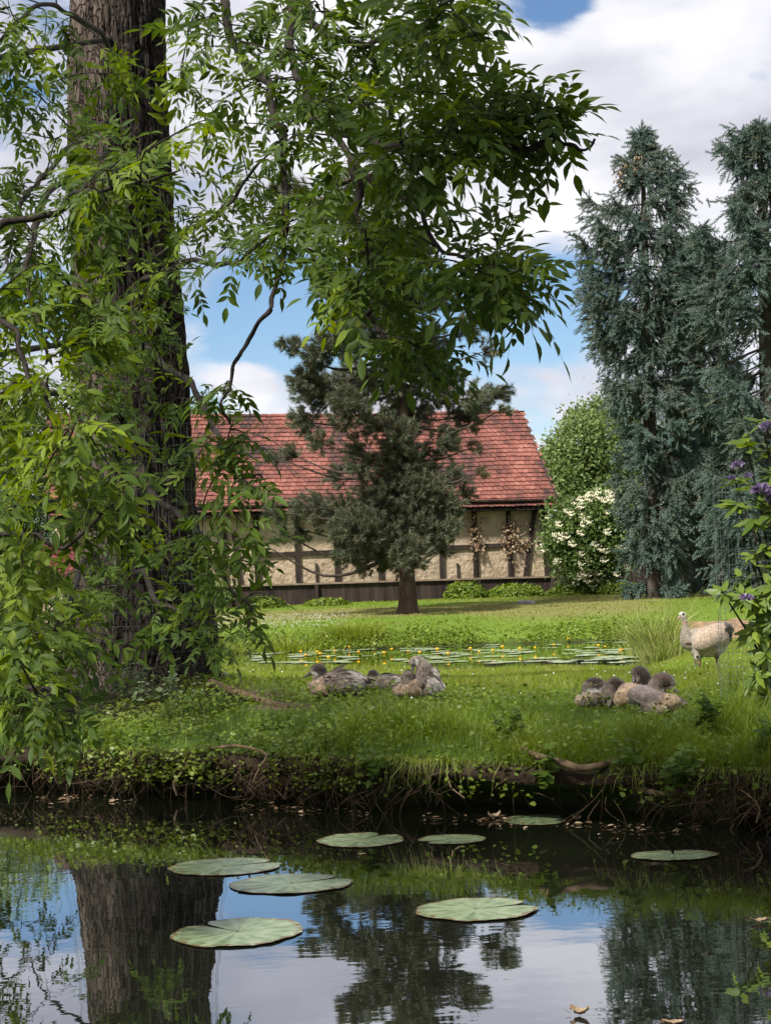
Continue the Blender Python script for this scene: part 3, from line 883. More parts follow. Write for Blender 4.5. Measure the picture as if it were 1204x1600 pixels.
LIMBS = [
 [(185, -420, 12.3), (280, -230, 10), (335, -70, 8.2), (352, 20, 7.6), (380, 90, 7.2), (420, 150, 7), (443, 215, 6.8), (446, 330, 6.7), (440, 420, 6.6), (412, 500, 6.5), (385, 550, 6.5), (358, 610, 6.4), (345, 660, 6.4)],
 [(195, -450, 12.3), (380, -240, 9), (448, -80, 7.5), (457, 20, 7), (460, 100, 6.7), (478, 150, 6.5), (520, 205, 6.2), (550, 250, 6), (600, 300, 5.8), (650, 350, 5.6), (720, 400, 5.5), (790, 432, 5.4)],
 [(448, -80, 7.5), (490, 30, 6.9), (560, 62, 6.4), (640, 50, 6), (720, 55, 5.8), (765, 72, 5.7)],
 [(520, 205, 6.2), (600, 222, 5.8), (700, 235, 5.5), (780, 248, 5.3), (840, 235, 5.2), (885, 218, 5.2), (918, 228, 5.2)],
 [(550, 250, 6), (562, 330, 6), (590, 420, 5.9), (585, 500, 5.9), (640, 560, 5.8), (695, 590, 5.8)],
 [(215, 420, 12.1), (300, 364, 10.5), (370, 300, 9), (420, 240, 8)],
 [(215, 440, 12.1), (300, 412, 10), (370, 405, 8.5), (440, 362, 7.5), (500, 330, 7)],
 [(200, 130, 12.1), (165, 60, 10.5), (110, 15, 9), (50, 22, 8), (0, 62, 7.3), (-60, 130, 6.8)],
 [(180, 180, 12.1), (110, 235, 10.5), (60, 280, 9), (35, 330, 8), (10, 400, 7.5), (-10, 470, 7)],
 [(180, 230, 12.1), (85, 300, 9), (55, 360, 7.5), (45, 430, 6.8), (60, 500, 6.4), (80, 560, 6.2)],
 [(190, 650, 12.1), (110, 620, 9), (60, 600, 7.5), (20, 610, 6.5), (-30, 640, 6)],
 [(180, 60, 12.1), (-20, 100, 9.5), (-120, 250, 7.5), (-90, 390, 6.4), (-20, 480, 5.8), (40, 560, 5.6), (80, 640, 5.5), (100, 720, 5.5)],
 [(190, 520, 12.1), (0, 560, 9), (-90, 680, 7), (-60, 780, 5.9), (0, 830, 5.5), (100, 850, 5.4), (180, 800, 5.4)],
 [(190, 760, 12.1), (20, 800, 9), (-80, 900, 7), (-60, 1000, 5.8), (30, 1070, 5.4), (90, 1100, 5.3), (125, 1140, 5.3)],
 [(215, 700, 12.1), (232, 760, 9.8), (280, 800, 8.4), (320, 850, 7.9), (370, 930, 7.6), (398, 985, 7.5)],
 [(205, 820, 12.1), (140, 880, 9), (110, 930, 7), (90, 990, 6.2), (60, 1050, 6)],
 [(225, 540, 12.1), (300, 600, 9.5), (330, 660, 7.5), (360, 720, 6.8), (400, 765, 6.5)],
 [(-90, 390, 6.4), (0, 345, 6.9), (70, 330, 6.8), (140, 300, 6.6), (220, 282, 6.5), (280, 262, 6.4)],
 [(190, 700, 12.1), (110, 715, 11), (30, 760, 10.5), (-20, 830, 10.2), (-60, 930, 10)],
 [(190, 780, 12.1), (120, 820, 11), (70, 880, 10.4), (40, 960, 10.2)],
 [(200, 880, 12.1), (230, 900, 10), (250, 940, 8.6), (300, 970, 8), (345, 1000, 7.7)],
]
nodes, npx, rads_ = [], [], []
limb_mb = MB()
limb_objs = []
for L in LIMBS:
    pts = spline(np.array([P(*q) for q in L]), 14 * len(L))
    wig = np.stack([n2(np.arange(len(pts)) * .11, np.full(len(pts), L[0][0] * .01 + k * 5), 1, 2) - .5 for k in range(3)], -1)
    pts = pts + .10 * wig * np.clip(np.linspace(0, 6, len(pts)), 0, 1)[:, None]
    t = np.linspace(0, 1, len(pts))
    big = L[0][2] > 11 and len(L) > 8
    r = (.024 if big else .018) * (1 - t) ** 1.1 + .0055
    if L[0][2] < 9: r = .016 * (1 - t) + .0045
    lm = MB(); lm.tube(pts, r * (1 + .25 * (n2(np.arange(len(pts)) * .5, 0 * t, 1, 1, L[0][1]) - .5)), 8)
    obj('limb', lm, M['twig'], ash)
    k0 = 0
    for q in pts[::3]:
        x_, y_ = proj(q)
        nodes.append(q); npx.append((x_, y_))

ZONES = [  # polygon (px), twigs, depth jitter, young-leaf share
 ([(470, 0), (785, 0), (735, 70), (770, 110), (770, 160), (800, 230), (795, 290), (820, 310), (770, 350), (830, 420), (785, 440), (815, 480), (740, 440), (640, 450), (560, 490), (525, 490), (490, 440), (470, 380), (500, 250), (470, 120)], 145, .9, .16),
 ([(740, 370), (835, 415), (845, 480), (760, 470)], 9, .3, .05),
 ([(700, 40), (790, 100), (820, 260), (700, 260)], 16, .4, .05),
 ([(285, 0), (470, 0), (500, 250), (480, 420), (430, 440), (330, 430), (290, 300), (275, 150)], 62, .9, .08),
 ([(790, 150), (890, 160), (905, 240), (800, 260)], 10, .2, 0),
 ([(600, 515), (730, 520), (715, 580), (640, 575)], 8, .3, .3),
 ([(0, 0), (130, 0), (120, 160), (100, 400), (60, 520), (0, 520)], 38, 1.0, .15),
 ([(100, 60), (280, 130), (300, 350), (290, 560), (130, 560), (95, 300)], 56, .9, .4),
 ([(0, 420), (110, 420), (200, 540), (190, 760), (150, 880), (0, 900)], 74, .7, .6),
 ([(190, 520), (290, 520), (320, 800), (330, 940), (210, 940), (200, 700)], 14, .8, .2),
 ([(310, 590), (390, 640), (430, 770), (400, 800), (420, 930), (340, 950), (310, 800)], 17, .4, .05),
 ([(0, 880), (190, 880), (150, 1010), (90, 1060), (130, 1120), (60, 1150), (0, 1150)], 48, .6, .3),
 ([(150, 850), (330, 870), (420, 950), (400, 1000), (330, 1010), (250, 1010), (160, 960)], 18, .6, .1),
 ([(-120, 600), (110, 600), (110, 1010), (-120, 1020)], 90, .5, .1, (9.8, 11.2)),
 ([(-400, -500), (-10, -450), (-10, 1000), (-400, 900)], 60, .8, .3),
 ([(-900, -1100), (700, -1100), (760, -20), (-900, -20)], 170, 1.1, .15),  # leaves added above the frame, spread wide to shade the bank
]
def inpoly(pt, poly):
    x_, y_ = pt; r = False; j = len(poly) - 1
    for i in range(len(poly)):
        xi, yi = poly[i]; xj, yj = poly[j]
        if (yi > y_) != (yj > y_) and x_ < (xj - xi) * (y_ - yi) / (yj - yi + 1e-9) + xi:
            r = not r
        j = i
    return r
targets = []
limb_nodes = np.array(nodes); limb_px = np.array(npx)
for poly, cnt, jit, young, *dr in ZONES:
    pa = np.array(poly); lo, hi = pa.min(0), pa.max(0)
    k = 0; pool = []
    while len(pool) < cnt:
        q = (random.uniform(lo[0], hi[0]), random.uniform(lo[1], hi[1]))
        if not inpoly(q, poly): continue
        if 35 < q[0] < 130 and 765 < q[1] < 915: continue
        if q[0] > 470 and q[1] > -10 and random.random() > np.interp(float(n2(np.array(q[0] * .011), np.array(q[1] * .016), 1, 2, 4.)), [.40, .52], [.12, 1]): continue
        if pool and min((q[0] - a[0]) ** 2 + (q[1] - a[1]) ** 2 for a in pool) < 22 ** 2 and random.random() < .8: continue
        pool.append(q)
    for q in pool:
        w = (limb_px[:, 0] - q[0]) ** 2 + (limb_px[:, 1] - q[1]) ** 2 + (30 * np.clip(limb_nodes[:, 1] - 9.0, 0, 9)) ** 2 * 3
        j = int(np.argmin(w))
        d = float(np.clip(limb_nodes[j, 1], 4.9, 9.0)) + random.uniform(-jit, jit)
        if dr: d = random.uniform(*dr[0])
        targets.append((P(q[0], q[1], max(5.0, d)), young, math.sqrt(w[j])))
targets.sort(key=lambda t: t[2])
twig_mb = MB()
nodes = list(limb_nodes)
node_lv = [0] * len(nodes)
leaf_base, leaf_dir, leaf_len, leaf_young, leaf_n = [], [], [], [], []
for tgt, young, _ in targets:
    NN = np.array(nodes)
    d = np.linalg.norm((NN - tgt) * np.array([1, .8, 1]), axis=1) + .25 * np.clip(tgt[2] - NN[:, 2], 0, 1)
    j = int(np.argmin(d)); st = NN[j]
    ln = np.linalg.norm(tgt - st)
    mid = (st + tgt) / 2 + np.array([random.gauss(0, .06), random.gauss(0, .06), abs(random.gauss(0, .10))]) * min(1, ln * 1.5)
    n_ = max(6, int(ln / .04))
    pts = spline([st, mid, tgt], min(n_, 40))
    twig_mb.tube(pts, np.linspace(.0042 + .002 * min(ln, 1), .0018, len(pts)), 5)
    for q in pts[3::4]:
        nodes.append(q)
    tdir = pts[-1] - pts[-3]; tdir /= np.linalg.norm(tdir) + 1e-9
    yg = young > 0 and random.random() < young
    yv = random.uniform(.25, .95) if yg else random.uniform(0, .08)
    pairs = random.choice((2, 3, 3))
    hor = np.cross(tdir, [0, 0, 1.0]); hor /= np.linalg.norm(hor) + 1e-9
    spots = [(pts[-1], tdir, 1.0)]
    for k in range(pairs):
        back = .035 + .055 * k
        s_ = np.argmin(np.abs(np.linalg.norm(pts - pts[-1], axis=1) - back))
        rot = random.uniform(-.6, .6) + (math.pi / 2 if k % 2 else 0)
        ax = hor * math.cos(rot) + np.cross(hor, tdir) * math.sin(rot)
        for sg in (1, -1):
            if random.random() < .9:
                spots.append((pts[s_], tdir * .55 + ax * sg * .9, 1.0))
    for b_, d_, _s in spots:
        dd = d_ / np.linalg.norm(d_) + np.array([0, 0, -.12]) + rng.normal(0, .25, 3)
        leaf_base.append(b_); leaf_dir.append(dd / np.linalg.norm(dd)); leaf_len.append(random.choice((random.uniform(.11, .16), random.uniform(.14, .20)))); leaf_young.append(yv * random.uniform(.7, 1.1)); leaf_n.append(random.choice((3, 3, 4)))
obj('twigs', twig_mb, M['twig'], ash)
# upper crown added out of view, shaped to shade the hanging branches and bank
twig_up = MB()
cn = 330
cc_ = np.stack([rng.uniform(-2.1, 2.6, cn), rng.uniform(.8, 7.6, cn), rng.uniform(4.4, 6.4, cn)], -1)
cc_ = cc_[n2(cc_[:, 0], cc_[:, 1], .9, 2, 19.) > .53]
hubs = cc_[::7]
up_nodes = []
for a_ in hubs:
    st_p = np.array(C_[int(np.argmin(np.abs(zz - random.uniform(7.2, 9.2))))])
    limb_q = spline([st_p, (st_p + a_) / 2 + rng.normal(0, .2, 3) + [0, 0, .6], a_], 24)
    twig_up.tube(limb_q, np.linspace(.034, .007, 24), 5)
    up_nodes += list(limb_q[6:])
for a_ in cc_:
    NN = np.array(up_nodes); st_p = NN[int(np.argmin(np.linalg.norm(NN - a_, axis=1)))]
    q_ = spline([st_p, (st_p + a_) / 2 + rng.normal(0, .06, 3), a_], 10)
    twig_up.tube(q_, np.linspace(.008, .003, 10), 4)
    for k in range(9):
        d_ = rdir(1)[0] * [1, 1, .5]; d_ = d_ / np.linalg.norm(d_) + np.array([0, 0, -.15])
        leaf_base.append(q_[-1 - min(6, k // 2)]); leaf_dir.append(d_ / np.linalg.norm(d_)); leaf_len.append(random.uniform(.24, .34)); leaf_young.append(0.); leaf_n.append(random.choice((3, 4)))
obj('upper_shade_branches', twig_up, M['twig'], ash)
# compound leaves: a rachis with opposite leaflets and one at the tip
st_ = np.array([0, .12, .32, .55, .8, 1.0]); wd_ = np.array([.02, .33, .5, .43, .20, 0.0])
LT = []
for t, w in zip(st_, wd_):
    zc = -.10 * t * t
    LT += [[-w * .5, t, zc + .16 * w * .5], [0, t, zc], [w * .5, t, zc + .16 * w * .5]]
LT = np.array(LT)
# a serrated edge
LT[3, 1] += .03; LT[5, 1] += .03; LT[6, 1] += .05; LT[8, 1] += .05; LT[9, 1] += .06; LT[11, 1] += .06
LF = []
for k in range(5):
    a = 3 * k
    LF += [[a, a + 1, a + 4], [a, a + 4, a + 3], [a + 1, a + 2, a + 5], [a + 1, a + 5, a + 4]]
fol = MB(); rach = MB()
B_, D_, Nn_, S_, T_ = [], [], [], [], []
for b_, d_, L, yv, np_ in zip(leaf_base, leaf_dir, leaf_len, leaf_young, leaf_n):
    nrm = np.array([0, -.45, 1.0]) + rng.normal(0, .5, 3)
    sd = np.cross(d_, nrm); sd /= np.linalg.norm(sd); nrm = np.cross(sd, d_)
    droop = random.uniform(.05, .32)
    tl = np.linspace(0, 1, 6)
    rp = b_ + d_ * (tl * L)[:, None] + np.array([0, 0, -1.0]) * (droop * L * tl ** 2)[:, None]
    rach.tube(rp, np.linspace(.0012, .0007, 6), 3)
    size = L * random.uniform(.36, .46)
    for k in range(np_):
        t = .30 + .62 * k / np_
        pos = b_ + d_ * t * L + np.array([0, 0, -1.0]) * droop * L * t * t
        ta = d_ + np.array([0, 0, -1.0]) * 2 * droop * t
        ta /= np.linalg.norm(ta)
        for sg in (1, -1):
            dd = ta * random.uniform(.5, .9) + sg * sd * random.uniform(.7, 1.0) + np.array([0, 0, -.08]) + rng.normal(0, .1, 3)
            B_.append(pos); D_.append(dd); Nn_.append(nrm + rng.normal(0, .22, 3)); S_.append(size * random.uniform(.8, 1.05)); T_.append(yv)
    ta = d_ + np.array([0, 0, -1.0]) * 2 * droop
    B_.append(rp[-1]); D_.append(ta); Nn_.append(nrm); S_.append(size * 1.1); T_.append(yv)
B_, D_, Nn_, S_, T_ = map(np.array, (B_, D_, Nn_, S_, T_))
sc3 = np.stack([S_ * rng.uniform(.55, .80, len(S_)), S_, S_ * rng.uniform(.5, 2.0, len(S_))], -1)
fol.stamp(LT, LF, B_, frames(D_, Nn_), sc3, np.clip(T_ + rng.normal(0, .06, len(T_)), 0, 1))
fo = obj('foliage', fol, M['ash_leaf'], ash)
obj('leaf_stalks', rach, M['cover'], ash)
print('ash leaflets', len(S_))

# wire netting wrapped round the foot of the trunk
mb = MB()
z0 = float(hz(base[0], base[1] - .4)); zt = P(215, 655, 12.3)[2]
def ring_at(z):
    k = int(np.argmin(np.abs(zz - z)))
    return C_[k], float(np.max(rr_[k])) if z > z0 + .55 else float(np.max(rr_[np.argmin(np.abs(zz - (z0 + .55)))]))
lv = np.arange(z0, zt, .105)
ringsv = []
for z in lv:
    c_, r_ = ring_at(z)
    a_ = np.linspace(0, 2 * math.pi, 41)
    wob = 1.05 + .03 * n2(a_, a_ * 0 + z, 1.5, 2)
    pts = np.stack([c_[0] + np.cos(a_) * r_ * wob, c_[1] + np.sin(a_) * r_ * wob, np.full(41, z)], -1)
    ringsv.append(pts); mb.tube(pts, .0008, 4)
ringsv = np.array(ringsv)
for k in range(0, 40):
    mb.tube(ringsv[:, k], .0008, 4)
tag(obj('wire_netting', mb, M['wire'], loc=(base[0], base[1], z0)), 'square wire netting wrapped round the foot of the thick tree trunk', 'wire netting')

# ================================================================== OTHER TREES
QUAD = np.array([[0, 0, 0], [-.32, .45, .06], [.32, .45, .06], [0, 1, -.04]])
QF = np.array([[0, 2, 1], [1, 2, 3]])
def crown_leaves(clumps, n, size, up=.5, shell=.55):
    """clumps: list of (centre xyz, radius xyz) -> leaf positions gathered in little sprays inside the clumps"""
    cen = np.array([c for c, r in clumps]); ra = np.array([np.broadcast_to(r, 3) for c, r in clumps])
    w = ra[:, 0] * ra[:, 1] ** .5 * ra[:, 2]; w /= w.sum()
    ns = n // 9
    k = rng.choice(len(clumps), ns, p=w)
    u = rdir(ns) * (shell + (1 - shell) * rng.random(ns))[:, None]
    u *= np.where(rng.random(ns) < .15, 1.18, 1)[:, None]
    c = cen[k] + u * ra[k]
    pos = np.repeat(c, 9, 0) + rng.normal(0, size * 1.35, (ns * 9, 3))
    outd = np.repeat(u, 9, 0)
    d = outd + rng.normal(0, .7, pos.shape) + np.array([0, 0, -.2])
    nrm = outd * .6 + np.array([0, -.2, up]) + rng.normal(0, .55, pos.shape)
    return pos, d, nrm
def broadleaf(name, label, base, clumps, n, size, mat, trunk_r, group=None, cat='tree', bark='spruce_bark'):
    b = np.array(base, float)
    t = thing(name, label, cat, b, group)
    tr = MB()
    top = np.mean([c for c, r in clumps], 0)
    tp = spline([b - [0, 0, .2], b * .7 + top * .3 + [.05, .03, 0], top], 14)
    tr.tube(tp, np.linspace(trunk_r, trunk_r * .35, 14), 9)
    obj('trunk', tr, M[bark], t)
    br = MB()
    for c, r in clumps:
        q = tp[random.randint(5, 11)]
        br.tube(spline([q, (q + np.array(c)) / 2 + rng.normal(0, .15, 3), c], 8), np.linspace(trunk_r * .35, .012, 8), 5)
    obj('branches', br, M[bark], t)
    mb = MB()
    pos, d, nrm = crown_leaves(clumps, n, size)
    mb.stamp(QUAD, QF, pos, frames(d, nrm), size * rng.uniform(.7, 1.25, len(pos)))
    obj('crown', mb, M[mat], t)
    return t
def C(px, py, Y, rpx, fl=1.0):
    c = P(px, py, Y); r = rpx / F * Y
    return (c, (r, r, r * fl))

GZ = lambda px, Y: (P(px, 900, Y)[0], Y, float(hz(P(px, 900, Y)[0], Y)))
broadleaf('leafy_tree', 'broad fresh green tree rising right behind the barn gable and the blue spruces', GZ(925, 64),
          [C(915, 690, 62, 48), C(880, 720, 61, 36), C(950, 660, 64, 42), C(930, 740, 62, 50), C(870, 755, 60, 30), C(975, 700, 64, 45), C(955, 770, 62, 45), C(900, 790, 61, 40), C(985, 640, 66, 32), C(860, 715, 62, 20), C(900, 660, 64, 22)], 26000, .17, 'tree_leaf', .3, 'trees beyond the barn')
broadleaf('leafy_tree', 'tall dull green tree filling the gap behind the two blue spruces', GZ(1085, 68),
          [C(1060, 700, 68, 60), C(1110, 660, 70, 55), C(1150, 720, 69, 60), C(1090, 780, 67, 60), C(1180, 790, 67, 60), C(1040, 800, 66, 50), C(1140, 850, 66, 50), C(1080, 860, 65, 45)], 24000, .18, 'tree_leaf_grey', .3, 'trees beyond the barn')
broadleaf('leafy_tree', 'pale green treetop peeping over the barn ridge beside the thick trunk', GZ(315, 72),
          [C(318, 650, 72, 26), C(340, 665, 72, 18), C(295, 660, 72, 24), C(310, 700, 72, 40)], 5000, .16, 'tree_leaf', .2, 'trees beyond the barn')
broadleaf('leafy_tree', 'dense green tree at the left edge, half hidden by hanging leaves', GZ(20, 52),
          [C(20, 640, 52, 60), C(60, 690, 52, 55), C(-30, 700, 52, 70), C(30, 740, 51, 60), C(90, 730, 53, 40), C(-60, 620, 54, 60)], 13000, .15, 'tree_leaf', .25, 'trees beyond the barn')
broadleaf('dark_yew', 'very dark evergreen at the left edge under the hanging leaves', GZ(25, 40),
          [C(20, 800, 40, 45), C(50, 840, 40, 32), C(-20, 830, 40, 50), C(30, 870, 39.5, 40), C(40, 770, 40, 30)], 9000, .10, 'dark_leaf', .2)
broadleaf('garden_shrub', 'small green shrub with white blossom between thick trunk and board fence', GZ(340, 47),
          [C(338, 932, 47, 17), C(350, 922, 47, 10), C(328, 940, 47, 14)], 1400, .10, 'elder_leaf', .03, None, 'shrub')
# hedge on the left under the trees
broadleaf('garden_shrub', 'mid green hedge shrub below the dark evergreen at the left edge', GZ(40, 30),
          [C(20, 920, 30, 40), C(60, 940, 30, 30), C(-20, 930, 30, 45)], 4000, .08, 'elder_leaf', .04, None, 'shrub')

# elder in flower
eb = GZ(915, 49.5)
ecl = [C(920, 850, 49, 48), C(890, 830, 49, 34), C(955, 830, 49, 38), C(935, 800, 49, 32), C(900, 880, 48.8, 32), C(950, 875, 48.8, 36), C(968, 855, 49, 26), C(872, 850, 49, 24), C(915, 895, 48.8, 26), C(880, 800, 49.4, 24), C(965, 800, 49.4, 26)]
elder = broadleaf('elder_bush', 'elder bush covered in flat cream blossom beside the right end of the barn', eb, ecl, 15000, .13, 'elder_leaf', .08, None, 'bush')
um = MB()
uq = []
n = 26
a_ = rng.uniform(0, 6.28, n); r_ = np.sqrt(rng.random(n)) * .115
pp = np.stack([np.cos(a_) * r_, np.sin(a_) * r_, .018 * rng.random(n) - r_ * .15], -1)
um.stamp(oc * np.array([1, 1, .5]), ocf, pp, np.tile(np.eye(3), (n, 1, 1)), rng.uniform(.024, .036, n))
ume = um.mesh('flower_cluster', True); ume.materials.append(M['cream'])
cen = np.array([c for c, r in ecl]); rr2 = np.array([r for c, r in ecl])
made = 0
while made < 96:
    k = random.randrange(len(ecl))
    u = rdir(1)[0]
    if u[1] > .1: continue
    q = cen[k] + u * rr2[k] * 1.06
    x_, y_ = proj(q)
    inside = any(np.sum(((q - cen[j]) / rr2[j]) ** 2) < .9 for j in range(len(ecl)))
    if inside or random.random() > np.interp(x_, [860, 890, 915], [.12, .5, 1]): continue
    o = bpy.data.objects.new('flower_cluster', ume); COL.objects.link(o)
    o.parent = elder; o.matrix_parent_inverse = elder.matrix_basis.inverted()
    o.location = q; o.rotation_euler = Vector((random.gauss(0, .3), -1.0, random.uniform(.3, 1.2))).to_track_quat('Z', 'Y').to_euler()
    s_ = random.uniform(.85, 1.4); o.scale = (s_, s_, s_)
    made += 1

# pine in front of the barn
pb = P(637, 955, 40); pb[2] = float(hz(pb[0], 40))
pine = thing('pine_tree', 'tall pine with straight reddish trunk on the lawn in front of the barn', 'tree', pb)
tk = [(958, 636, 17), (930, 637, 15), (880, 635, 13.5), (780, 634, 12.5), (680, 630, 11), (560, 622, 9.5), (420, 612, 7), (300, 604, 4.5), (215, 600, 2)]
pc = np.array([P(a, b, 40) for b, a, r in tk]); pr = np.array([r / F * 36 for b, a, r in tk])
tp = spline(pc, 120); pr_ = np.interp(np.linspace(0, 1, 120), np.linspace(0, 1, len(tk)), pr)
A, I = np.meshgrid(np.arange(28) * 2 * math.pi / 28, np.arange(120))
rr_p = pr_[:, None] * (1 + .16 * (fbm(np.stack([np.cos(A) * 3, np.sin(A) * 3, I * .18], -1), 3) - .5) + .25 * np.exp(-I / 5.))
mb = MB(); mb.grid(tp[:, None] + np.stack([np.cos(A) * rr_p, np.sin(A) * rr_p, 0 * A], -1), True)
obj('trunk', mb, M['pine_bark'], pine)
PC = [(606, 400, 34, .9), (604, 355, 30, .9), (602, 312, 26, .9), (601, 272, 22, 1), (600, 238, 16, 1.2), (600, 218, 9, 2), (612, 440, 36, .8), (616, 500, 34, .7), (628, 752, 34, .8), (606, 765, 30, .7), (632, 715, 30, .7), (625, 678, 28, .7), (655, 760, 26, .7), (600, 720, 22, .5), (528, 745, 22, .35), (560, 700, 24, .35), (600, 840, 58, 1), (650, 820, 55, 1), (560, 832, 46, 1), (690, 828, 26, 1), (620, 876, 30, .8), (520, 800, 40, .7), (485, 792, 34, .5), (470, 828, 26, .25), (585, 780, 38, .8), (660, 770, 42, 1), (545, 862, 26, .6), (700, 790, 22, .7), (435, 800, 22, .3), (640, 868, 34, .8), (445, 835, 14, .2), (410, 850, 12, .2), (692, 860, 16, .5), (575, 885, 18, .4),
      (620, 700, 26, .7), (640, 650, 38, .8), (692, 690, 28, .8), (652, 722, 36, .8), (570, 732, 26, .6), (592, 664, 32, .5), (500, 692, 22, .5), (478, 660, 28, .8), (460, 712, 18, .3), (545, 640, 38, .8), (700, 742, 22, .6), (735, 700, 12, .25), (722, 652, 32, .7), (430, 715, 10, .2), (745, 740, 12, .3), (725, 770, 14, .5),
      (500, 612, 42, 1), (480, 595, 30, 1), (560, 602, 46, 1), (620, 592, 48, 1), (682, 602, 44, .9), (742, 622, 28, .8), (775, 616, 20, .8), (785, 640, 10, .4), (760, 548, 16, .5), (502, 548, 32, .9), (542, 532, 38, .9), (600, 532, 46, .9), (662, 542, 42, .9), (732, 512, 26, .8), (752, 498, 18, .8), (462, 542, 14, .7), (445, 540, 8, .4),
      (560, 470, 46, .9), (640, 470, 46, .9), (690, 450, 32, .8), (520, 440, 32, .8), (600, 400, 42, .9), (650, 380, 32, .8), (560, 352, 32, .8), (450, 282, 16, .8), (468, 302, 20, .8), (600, 300, 32, .8), (580, 245, 22, .7), (545, 292, 28, .7), (432, 300, 12, .7), (500, 330, 26, .6), (645, 310, 22, .6)]
tufP, tufD, tufT = [], [], []
brm = MB(); limbm = []
for px_, py_, rp_, dn in PC:
    dx = abs(px_ - 620) / F * 40
    Yc = 40 + random.uniform(-1, 1) * max(.5, 2.0 - dx * .45)
    if dx < .7 and 520 < py_ < 800: Yc = 40 + random.choice((-1, -1, 1)) * random.uniform(.3, .9)
    c_, r_ = P(px_, py_, Yc), rp_ / F * Yc
    zt_ = c_[2] + np.interp(dx, [0, 3], [-.1, .5]) * random.choice((1, 1, -.6))
    j = int(np.argmin(np.abs(tp[:, 2] - zt_)))
    st = tp[j]
    lm = MB(); lm.tube(spline([st, (st + c_) / 2 + np.array([0, 0, -.15 * dx]) + rng.normal(0, .12, 3), c_], 12), np.linspace(.022 + .012 * dx, .012, 12), 6)
    brm_pts = c_
    limbm.append(lm)
    rp_ *= .92; r_ = rp_ / F * Yc
    n = int(dn * (rp_ ** 2) * .135) + 9
    u = rdir(n) * (rng.random(n) ** (1 / 2.2))[:, None]
    q = c_ + u * np.array([r_, r_, r_ * .85])
    od = (q - st) / (np.linalg.norm(q - st, axis=1)[:, None] + .01)
    for a, b in zip(q, od):
        lm.tube(np.array([c_ + (a - c_) * .15 + rng.normal(0, .03, 3), (c_ + a) / 2 + rng.normal(0, .05, 3) - [0, 0, .04], a]), [.010, .008, .005], 3)
    tufP.append(q); tufD.append(od + u * .9 + np.array([0, 0, .25]) + rng.normal(0, .3, q.shape))
    br_ = .08 + .25 * (rng.random(n) < .12)
    if px_ > 728 and 640 < py_ < 760: br_ = br_ + .6
    tufT.append(np.broadcast_to(br_, (n,)))
allb = MB()
for lm in limbm:
    off = 0
    for v_, f_ in zip(lm.v, lm.f):
        allb.add(v_, f_ - off); off += len(v_)
obj('branches', allb, M['spruce_bark'], pine)
tufP = np.concatenate(tufP); tufD = np.concatenate(tufD); tufT = np.concatenate(tufT)
def tuft(nn, spread, L0, L1, w, along):
    v, f = [], []
    for k in range(nn):
        a = k * 2.39996; t = k / nn
        root = np.array([0, along * t, 0])
        d = np.array([math.cos(a) * spread, 1 - .5 * spread + .3 * t, math.sin(a) * spread]); d /= np.linalg.norm(d)
        L = L0 + (L1 - L0) * ((k * 7) % nn) / nn
        s = np.cross(d, [math.sin(a), .3, math.cos(a)]); s /= np.linalg.norm(s)
        i = len(v)
        v += [root - s * w / 2, root + s * w / 2, root + d * L]; f.append([i, i + 1, i + 2])
    return np.array(v), np.array(f)
TV, TFc = tuft(34, .95, .09, .16, .019, .16)
mb = MB()
mb.stamp(TV, TFc, tufP, frames(tufD, rdir(len(tufP))), rng.uniform(.8, 1.3, len(tufP)), np.clip(tufT + rng.normal(0, .06, len(tufT)), 0, 1))
obj('needles', mb, M['pine_needle'], pine)
print('pine tufts', len(tufP))

